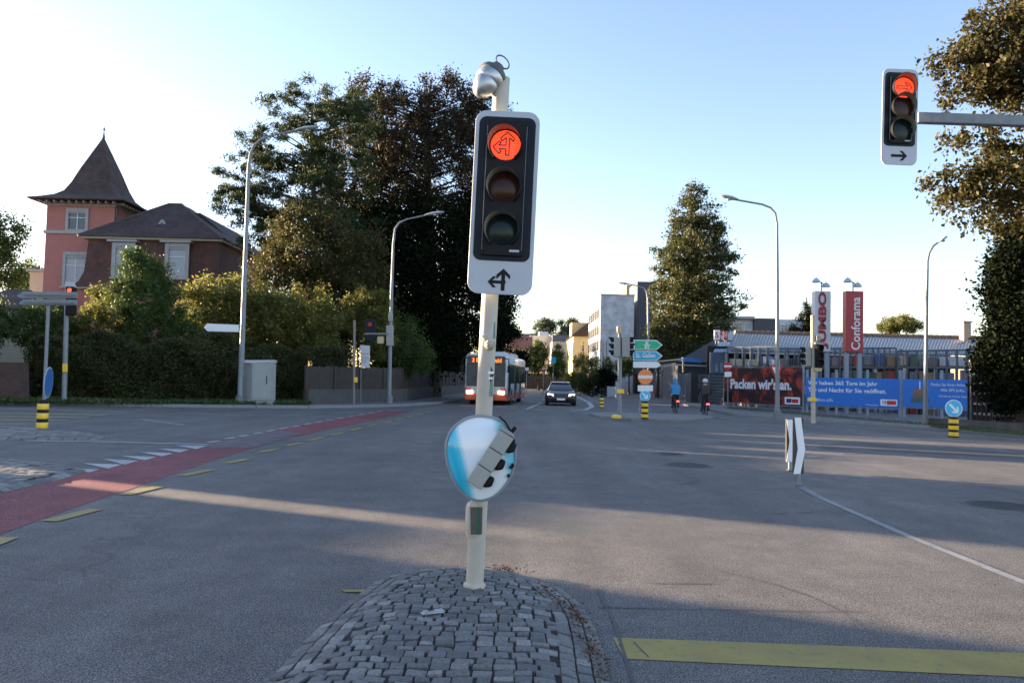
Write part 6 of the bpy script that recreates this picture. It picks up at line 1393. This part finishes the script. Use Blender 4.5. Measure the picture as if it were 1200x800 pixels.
# local: front faces -Y, origin at front centre on ground
def sect(y, w_, z0, z1, r=.14): 
    return [(-w_/2, y, z0), (w_/2, y, z0), (w_/2, y, z1-r), (w_/2-r*.35, y, z1-r*.35), (w_/2-r, y, z1), (-w_/2+r, y, z1), (-w_/2+r*.35, y, z1-r*.35), (-w_/2, y, z1-r)]
mb = MB(); secs = [sect(.22, W_-.06, .98, H_-.12), sect(.02, W_-.1, .98, 2.2)]
ys_ = [(.0,W_-.22,1.02,H_-.30,.3),(.06,W_-.06,1.0,H_-.12,.2),(.25,W_,1.0,H_,.16),(LEN-.2,W_,1.0,H_,.16),(LEN,W_-.15,1.0,H_-.15,.2)]
vs = []
for y, w2, z0, z1, r in ys_: vs += sect(y, w2, z0, z1, r)
mb.add(vs, [(i*8+k, i*8+(k+1)%8, (i+1)*8+(k+1)%8, (i+1)*8+k) for i in range(len(ys_)-1) for k in range(8)]+[tuple(reversed(range(8))), tuple(range((len(ys_)-1)*8, len(ys_)*8))])
body = mb.build('body', BW, bus, world=False)
mb = MB(); vs = []; 
for y, w2, z0, z1 in [(.0,W_-.22,.30,.66),(.06,W_-.04,.27,.66),(.25,W_+.01,.27,.66),(LEN-.2,W_+.01,.27,.66),(LEN,W_-.15,.3,.66)]: vs += [(-w2/2,y,z0),(w2/2,y,z0),(w2/2,y,z1),(-w2/2,y,z1)]
mb.add(vs, [(i*4+k, i*4+(k+1)%4, (i+1)*4+(k+1)%4, (i+1)*4+k) for i in range(4) for k in range(4)]+[(3,2,1,0),(16,17,18,19)]); mb.build('orange_skirt', BO, bus, world=False)
mb = MB(); vs = []
for y, w2, z0, z1 in [(-.0,W_-.20,.66,1.02),(.06,W_-.04,.66,1.02),(.25,W_+.005,.66,1.02),(LEN-.2,W_+.005,.66,1.02),(LEN,W_-.15,.66,1.02)]: vs += [(-w2/2,y,z0),(w2/2,y,z0),(w2/2,y,z1),(-w2/2,y,z1)]
mb.add(vs, [(i*4+k, i*4+(k+1)%4, (i+1)*4+(k+1)%4, (i+1)*4+k) for i in range(4) for k in range(4)]+[(3,2,1,0),(16,17,18,19)]); mb.build('waist_panel', mat('bus_silver', (.36,.37,.38), .35, metal=.2, var=.05), bus, world=False)
for q in (-1, 1): mb = MB(); mb.prism([(q*1.19,-.035,.30),(q*1.19,-.035,.98),(q*.86,-.035,.98),(q*.86,-.035,.66),(q*.60,-.035,.5),(q*.60,-.035,.30)], (0,.12,0)); mb.build('front_corner_panel', BO, bus, world=False)
mb = MB(); mb.prism([(-1.14,-.03,1.08),(1.14,-.03,1.08),(1.15,-.01,2.36),(-1.15,-.01,2.36)], (0,.05,0)); ws_ = mb.build('windscreen', BG2, bus, world=False, bevel=.02)
mb = MB(); mb.prism([(-1.15,-.022,2.36),(1.15,-.022,2.36),(1.08,.0,2.86),(-1.08,.0,2.86)], (0,.06,0)); ds = mb.build('destination_display', mat('display_black', (.012,.012,.014), .2, var=0), bus, world=False, bevel=.02)
ORL = mat('orange_display_light', (.9,.2,.03), .5, var=0, emis=(1,.14,.02), es=.40)
text('3 Breitenwald', 'lettering', ORL, ds, Matrix(((1,0,0,-.82),(0,0,-1,-.040),(0,1,0,2.49),(0,0,0,1))), w=1.72, h=.24, bold=.03, world=False)
mb = MB()
for z in (.44,.56): mb.box((0,-.05,z), (1.1,.03,.05))
mb.build('grille', BLK, bus, world=False)
rb('number_plate', (0,-.07,.36), (.5,.02,.12), WHITE, bus, 0)
for q in (-1, 1):
    rb('headlight', (q*.93,-.055,.74), (.36,.10,.19), LAMP, bus, .03)
    mb = MB(); mb.tube([(q*1.0,.0,2.75),(q*1.33,-.22,2.7),(q*1.38,-.25,2.35)], .03, 8); mr_ = mb.build('mirror_arm', BLK, bus, world=False); rb('mirror', (q*1.38,-.25,2.12), (.20,.12,.42), BLK, mr_, .04)
    mb = MB(); mb.tube([(q*.15,-.06,1.1),(q*.75,-.06,1.6)], .012, 6); mb.build('wiper', BLK, bus, world=False)
    for y in (2.6, 8.6): wheel(bus, (q*(W_/2-.12), y, .48), .48, .28)
    mb = MB(); mb.box((q*(W_/2+.004), 6.3, 1.86), (.02, 11.0, 1.15)); sw = mb.build('side_window', BG, bus, world=False)
    for y in (1.9,3.6,5.3,7.0,8.7,10.4): rb('window_post', (q*(W_/2+.016), y, 1.86), (.01,.07,1.15), BLK, sw, 0)
for y in (.95, 4.6, 8.0): rb('door', (W_/2+.02, y+.2, 1.35), (.03, 1.15, 2.05), BG, bus, .02)
rb('roof_unit', (0, 3.2, H_+.10), (1.7, 2.4, .22), BW, bus, .06); rb('roof_unit', (0, 8.4, H_+.12), (1.8, 3.0, .26), BW, bus, .06)
rb('red_emblem', (W_/2+.012, .55, 2.55), (.01,.35,.3), REDM, bus, 0)
# ================================================================ car
cf = gp(657.3, 475.3); car = thing('car', 'black saloon car with lit headlights driving towards the junction beside the bus', 'car', (cf.x, cf.y, 0), R(-2))
CB = mat('black_car_paint', (.010,.012,.017), .32, var=.1, coat=.25); CG = mat('car_glass', (.02,.026,.034), .06, var=.1, spec=.8)
def loft(stations, m, name, par, bev=0):
    """stations: (y, [(halfwidth,z),...])"""
    mb = MB(); vs = []; n = None
    for y, pr in stations:
        ring = [(x, y, z) for x, z in pr]+[(-x, y, z) for x, z in reversed(pr)]; n = len(ring); vs += ring
    K = len(stations); mb.add(vs, [(i*n+k, i*n+(k+1)%n, (i+1)*n+(k+1)%n, (i+1)*n+k) for i in range(K-1) for k in range(n)]+[tuple(reversed(range(n))), tuple(range((K-1)*n, K*n))]); return mb.build(name, m, par, world=False)
def cs(w0, zb, zt, wt, zs=None): zs = zs or (zb+zt)/2; return [(w0*.82, zb), (w0*.97, zb+.08), (w0, zs), (w0*.98, zt-.10), (wt, zt-.02), (wt*.6, zt)]
loft([(0, cs(.72,.28,.62,.55)), (.06, cs(.83,.22,.72,.66)), (.28, cs(.90,.20,.80,.72)), (.9, cs(.93,.19,.90,.78)), (1.5, cs(.94,.19,.97,.82)), (2.6, cs(.94,.19,.98,.84)), (3.6, cs(.94,.19,1.0,.84)), (4.3, cs(.90,.24,1.02,.78)), (4.65, cs(.82,.30,.95,.66)), (4.7, cs(.74,.36,.85,.6))], CB, 'body', car)
def cab(hw0, hw1, z0, z1): return [(hw0, z0), (hw1, z1-.05), (hw1*.85, z1)]
loft([(1.25, cab(.80,.78,.93,.97)), (1.98, cab(.80,.60,.95,1.38)), (2.5, cab(.80,.60,.95,1.43)), (3.2, cab(.80,.59,.96,1.40)), (4.15, cab(.76,.66,.98,1.06))], CG, 'windows', car)
loft([(1.97, [(.60,1.37),(.60,1.40),(.4,1.42)]), (2.5, [(.61,1.40),(.61,1.44),(.4,1.46)]), (3.25, [(.60,1.37),(.60,1.41),(.4,1.43)])], CB, 'roof', car)
for q in (-1, 1):
    mb = MB(); mb.prism([(q*.82,.10,.60),(q*.83,.12,.72),(q*.50,-.01,.70),(q*.46,-.02,.60)], (0,.10,0)); mb.build('headlight', LAMP, car, world=False)
    rb('mirror', (q*1.0, 1.62, .98), (.22,.10,.14), CB, car, .03)
    for y in (.85, 3.75): wheel(car, (q*.83, y, .33), .33, .22)
    mb = MB(); mb.prism([(q*.34,-.03,.48),(q*.04,-.035,.48),(q*.05,-.02,.70),(q*.30,-.02,.70)], (0,.06,0)); gr = mb.build('grille', mat('gloss_grille', (.03,.03,.032), .25, metal=.5), car, world=False)
    mb = MB(); mb.prism([(q*.78,-.0,.26),(q*.50,-.03,.26),(q*.56,-.02,.42),(q*.76,.02,.42)], (0,.05,0)); mb.build('air_intake', BLK, car, world=False)
rb('number_plate', (0,-.055,.40), (.50,.02,.12), WHITE, car, 0); rb('bumper_lip', (0,.10,.20), (1.6,.2,.05), BLK, car, .02)
# ================================================================ bicycles and riders
def bicycle(base, label, rz=0):
    t = thing('bicycle', label, 'bicycle', base, rz, 'bicycles')
    FR = mat('dark_bike_frame', (.03,.03,.035), .35, metal=.4)
    for nm, y in (('wheel', 0), ('wheel', 1.05)):
        mb = MB(); pts = [(0, y+.34*math.cos(a/24*2*math.pi), .34+.34*math.sin(a/24*2*math.pi)) for a in range(25)]; mb.tube(pts, .022, 6, cap=False); wh_ = mb.build('wheel', mat('tyre_rubber', (.02,.02,.02)), t, world=False)
        mb = MB()
        for a in range(8): mb.tube([(0,y,.34), (0, y+.32*math.cos(a*math.pi/4), .34+.32*math.sin(a*math.pi/4))], .003, 4)
        mb.build('spokes', GALV, wh_, world=False)
    mb = MB(); mb.tube([(0,0,.34),(0,.40,.30),(0,.28,.88)], .018, 6); mb.tube([(0,0,.34),(0,.30,.80)], .014, 6); mb.tube([(0,.40,.30),(0,.90,.84),(0,.30,.80)], .018, 6); mb.tube([(0,1.05,.34),(0,.90,.84),(0,.88,.98)], .018, 6); mb.build('frame', FR, t, world=False)
    mb = MB(); mb.tube([(-.30,.80,1.0),(-.22,.90,1.02),(.22,.90,1.02),(.30,.80,1.0)], .014, 6); mb.build('handlebar', FR, t, world=False)
    mb = MB(); mb.prism([(-.08,.16,.90),(.08,.16,.90),(.03,.42,.91),(-.03,.42,.91)], (0,0,.05)); mb.build('saddle', BLK, t, world=False, bevel=.015)
    rb('mudguard', (0,-.20,.60), (.07,.28,.02), BLK, t, 0); rb('tail_light', (.02,-.36,.62), (.13,.05,.07), mat('lit_tail_light', (.6,.02,.02), .4, var=0, emis=(1,.05,.03), es=1.3), t, .01)
    mb = MB(); mb.tube([(-.16,.40,.30),(.16,.40,.30)], .012, 6); mb.box((-.18,.44,.30-.02), (.10,.09,.02)); mb.box((.18,.36,.32), (.10,.09,.02)); mb.build('pedals', BLK, t, world=False)
    return t
def rider(base, label, jacket, trousers, helmet, hoodie=False, backpack=None, rz=0):
    t = thing('person', label, 'person', base, rz, 'cyclists')
    J = {'pelvis':(0,.24,.96,.135),'belly':(0,.30,1.12,.125),'chest':(0,.38,1.32,.15),'neck':(0,.45,1.47,.062),'head':(0,.50,1.60,.085),'crown':(0,.49,1.68,.08),
      'shL':(-.17,.40,1.40,.062),'elL':(-.27,.52,1.16,.046),'wrL':(-.27,.76,1.05,.033),'haL':(-.27,.83,1.02,.036),'shR':(.17,.40,1.40,.062),'elR':(.27,.52,1.16,.046),'wrR':(.27,.76,1.05,.033),'haR':(.27,.83,1.02,.036),
      'hiL':(-.10,.26,.92,.095),'knL':(-.13,.62,.72,.062),'anL':(-.16,.42,.36,.042),'toL':(-.17,.55,.30,.038),'hiR':(.10,.26,.92,.095),'knR':(.13,.56,.62,.062),'anR':(.16,.36,.24,.042) ,'toR':(.17,.50,.20,.038)}
    J['knR'] = (.12,.56,.66,.062); J['anR'] = (.16,.34,.38,.042); J['toR'] = (.17,.47,.35,.038)
    J['knL'] = (-.13,.46,.58,.062); J['anL'] = (-.16,.40,.30,.042); J['toL'] = (-.17,.54,.27,.038)
    K = list(J); ed = [('pelvis','belly'),('belly','chest'),('chest','neck'),('neck','head'),('head','crown')]
    for s_ in 'LR': ed += [('chest','sh'+s_),('sh'+s_,'el'+s_),('el'+s_,'wr'+s_),('wr'+s_,'ha'+s_),('pelvis','hi'+s_),('hi'+s_,'kn'+s_),('kn'+s_,'an'+s_),('an'+s_,'to'+s_)]
    me = bpy.data.meshes.new('skel'); me.from_pydata([J[k][:3] for k in K], [(K.index(a), K.index(b)) for a, b in ed], []); o = bpy.data.objects.new('skel', me); C.objects.link(o)
    md = o.modifiers.new('Skin', 'SKIN'); me2 = o.data
    for i, k in enumerate(K): me2.skin_vertices[0].data[i].radius = (J[k][3],)*2
    me2.skin_vertices[0].data[0].use_root = True
    sb = o.modifiers.new('Sub', 'SUBSURF'); sb.levels = sb.render_levels = 2
    dg = bpy.context.evaluated_depsgraph_get(); dg.update(); bm_ = bpy.data.meshes.new_from_object(o.evaluated_get(dg)); bpy.data.objects.remove(o); bpy.data.meshes.remove(me)
    bm_.name = 'body'; bm_.materials.clear()
    for m_ in (mat('skin', (.45,.27,.19), .6, var=.05), jacket, trousers, mat('shoe', (.03,.03,.03), .6), mat('hair', (.05,.035,.025), .8)): bm_.materials.append(m_)
    for p in bm_.polygons:
        c = p.center; mi = 1
        if c.z > 1.46 and c.y > .38: mi = 0 if (c.y > .52 or c.z < 1.56) else 4
        elif c.z < .36 or (c.z < .42 and c.y > .42): mi = 3
        elif c.z < .97 and abs(c.x) < .24: mi = 2
        if c.y > .79 and c.z > .9: mi = 0
        p.material_index = mi; p.use_smooth = True
    b = bpy.data.objects.new('body', bm_); C.objects.link(b); b.parent = t
    if helmet: 
        mb = MB(); mb.lathe([(.108,-.02),(.122,.02),(.115,.08),(.08,.13),(.02,.15)], (0,.49,1.63), 16); mb.build('helmet', helmet, t, world=False)
    if hoodie:
        mb = MB(); mb.lathe([(.14,-.18),(.145,-.08),(.128,.03),(.10,.12),(.04,.16),(.01,.165)], (0,.47,1.60), 14); mb.build('hood', jacket, t, world=False)
    mb = MB(); mb.lathe([(.19,-.02),(.215,.12),(.225,.30),(.20,.42),(.09,.47)], (0,.28,.98), 14, M=Matrix(((1,0,0),(0,.72,.26),(0,0,1)))); mb.build('jacket_back', jacket, t, world=False)
    if backpack: 
        mb = MB(); mb.box((0,.13,1.26), (.30,.18,.44)); mb.box((0,.03,1.18), (.22,.06,.2)); mb.build('backpack', backpack, t, world=False, bevel=.05, smooth=True)
    return t
JB = mat('light_blue_jacket', (.05,.25,.48), .7, var=.12, scale=8); DKC = mat('black_clothes', (.015,.015,.018), .8, var=.2, scale=8)
c1 = gp(792.5, 484); bicycle(c1, 'bicycle under the rider in the blue jacket', R(-4)); rider(c1, 'cyclist seen from behind in a light blue hooded jacket and dark trousers', JB, mat('navy_trousers', (.02,.025,.04), .8), None, True, rz=R(-4))
c2 = gp(827.5, 489); bicycle(c2, 'bicycle under the rider in black with the white helmet', R(-6)); rider(c2, 'cyclist seen from behind in black with white helmet and backpack', DKC, mat('dark_blue_trousers', (.03,.035,.055), .8), mat('white_helmet', (.6,.62,.65), .4), False, mat('dark_grey_backpack', (.05,.045,.045), .7, var=.3, scale=10), rz=R(-6))
# ================================================================ parked scooter and white post
g = gp(707, 459); Y = 78; b = at(707, 462, Y); b.z = 0; t = thing('scooter', 'dark parked scooter beside the far pavement left of the grey signal pole', 'scooter', b, R(55))
for y in (0, 1.3): wheel(t, (0, y, .25), .25, .12)
mb = MB(); mb.prism([(-.14,-.25,.35),(-.14,.45,.35),(-.14,.45,.75),(-.14,-.30,.80)], (.28,0,0)); mb.prism([(-.14,.45,.3),(-.14,1.0,.3),(-.14,1.0,.38),(-.14,.45,.38)], (.28,0,0)); mb.prism([(-.2,1.0,.3),(-.2,1.15,.3),(-.2,1.05,1.0),(-.2,.92,1.0)], (.4,0,0)); mb.build('body', CB, t, world=False, bevel=.04)
mb = MB(); mb.prism([(-.13,-.3,.8),(-.13,.45,.76),(-.13,.4,.86),(-.13,-.25,.9)], (.26,0,0)); mb.build('seat', BLK, t, world=False, bevel=.03)
mb = MB(); mb.tube([(0,1.3,.25),(0,.98,1.05)], .03, 6); mb.tube([(-.33,.95,1.08),(.33,.95,1.08)], .02, 6); mb.build('handlebar', BLK, t, world=False)
mb = MB(); mb.prism([(-.2,-.55,.8),(.2,-.55,.8),(.2,-.55,1.15),(-.2,-.55,1.15)], (0,.3,0)); mb.build('top_box', BLK, t, world=False, bevel=.04)
for (px, py0, py1, Y, lb) in ((722.5, 447, 461, 72, 'white post standing left of the grey signal pole'),(716.5,452,460,74,'low white board beside the parked scooter')):
    a = at(px, py1, Y); a.z = 0; t = thing('white_post' if px > 720 else 'barrier_board', lb, 'post' if px > 720 else 'barrier', a); z = at(px, py0, Y).z
    mb = MB(); w_ = .28 if px > 720 else .8
    if px > 720: mb.lathe([(.13,0),(.12,z*.9),(.09,z),(.01,z+.02)], a, 12)
    else: mb.box(a+Vector((0,0,z*.55)), (w_,.08,z*.8)); mb.box(a+Vector((-.3,0,z*.25)), (.06,.1,z*.5)); mb.box(a+Vector((.3,0,z*.25)), (.06,.1,z*.5))
    mb.build('board', GWHITE, t, bevel=.01)
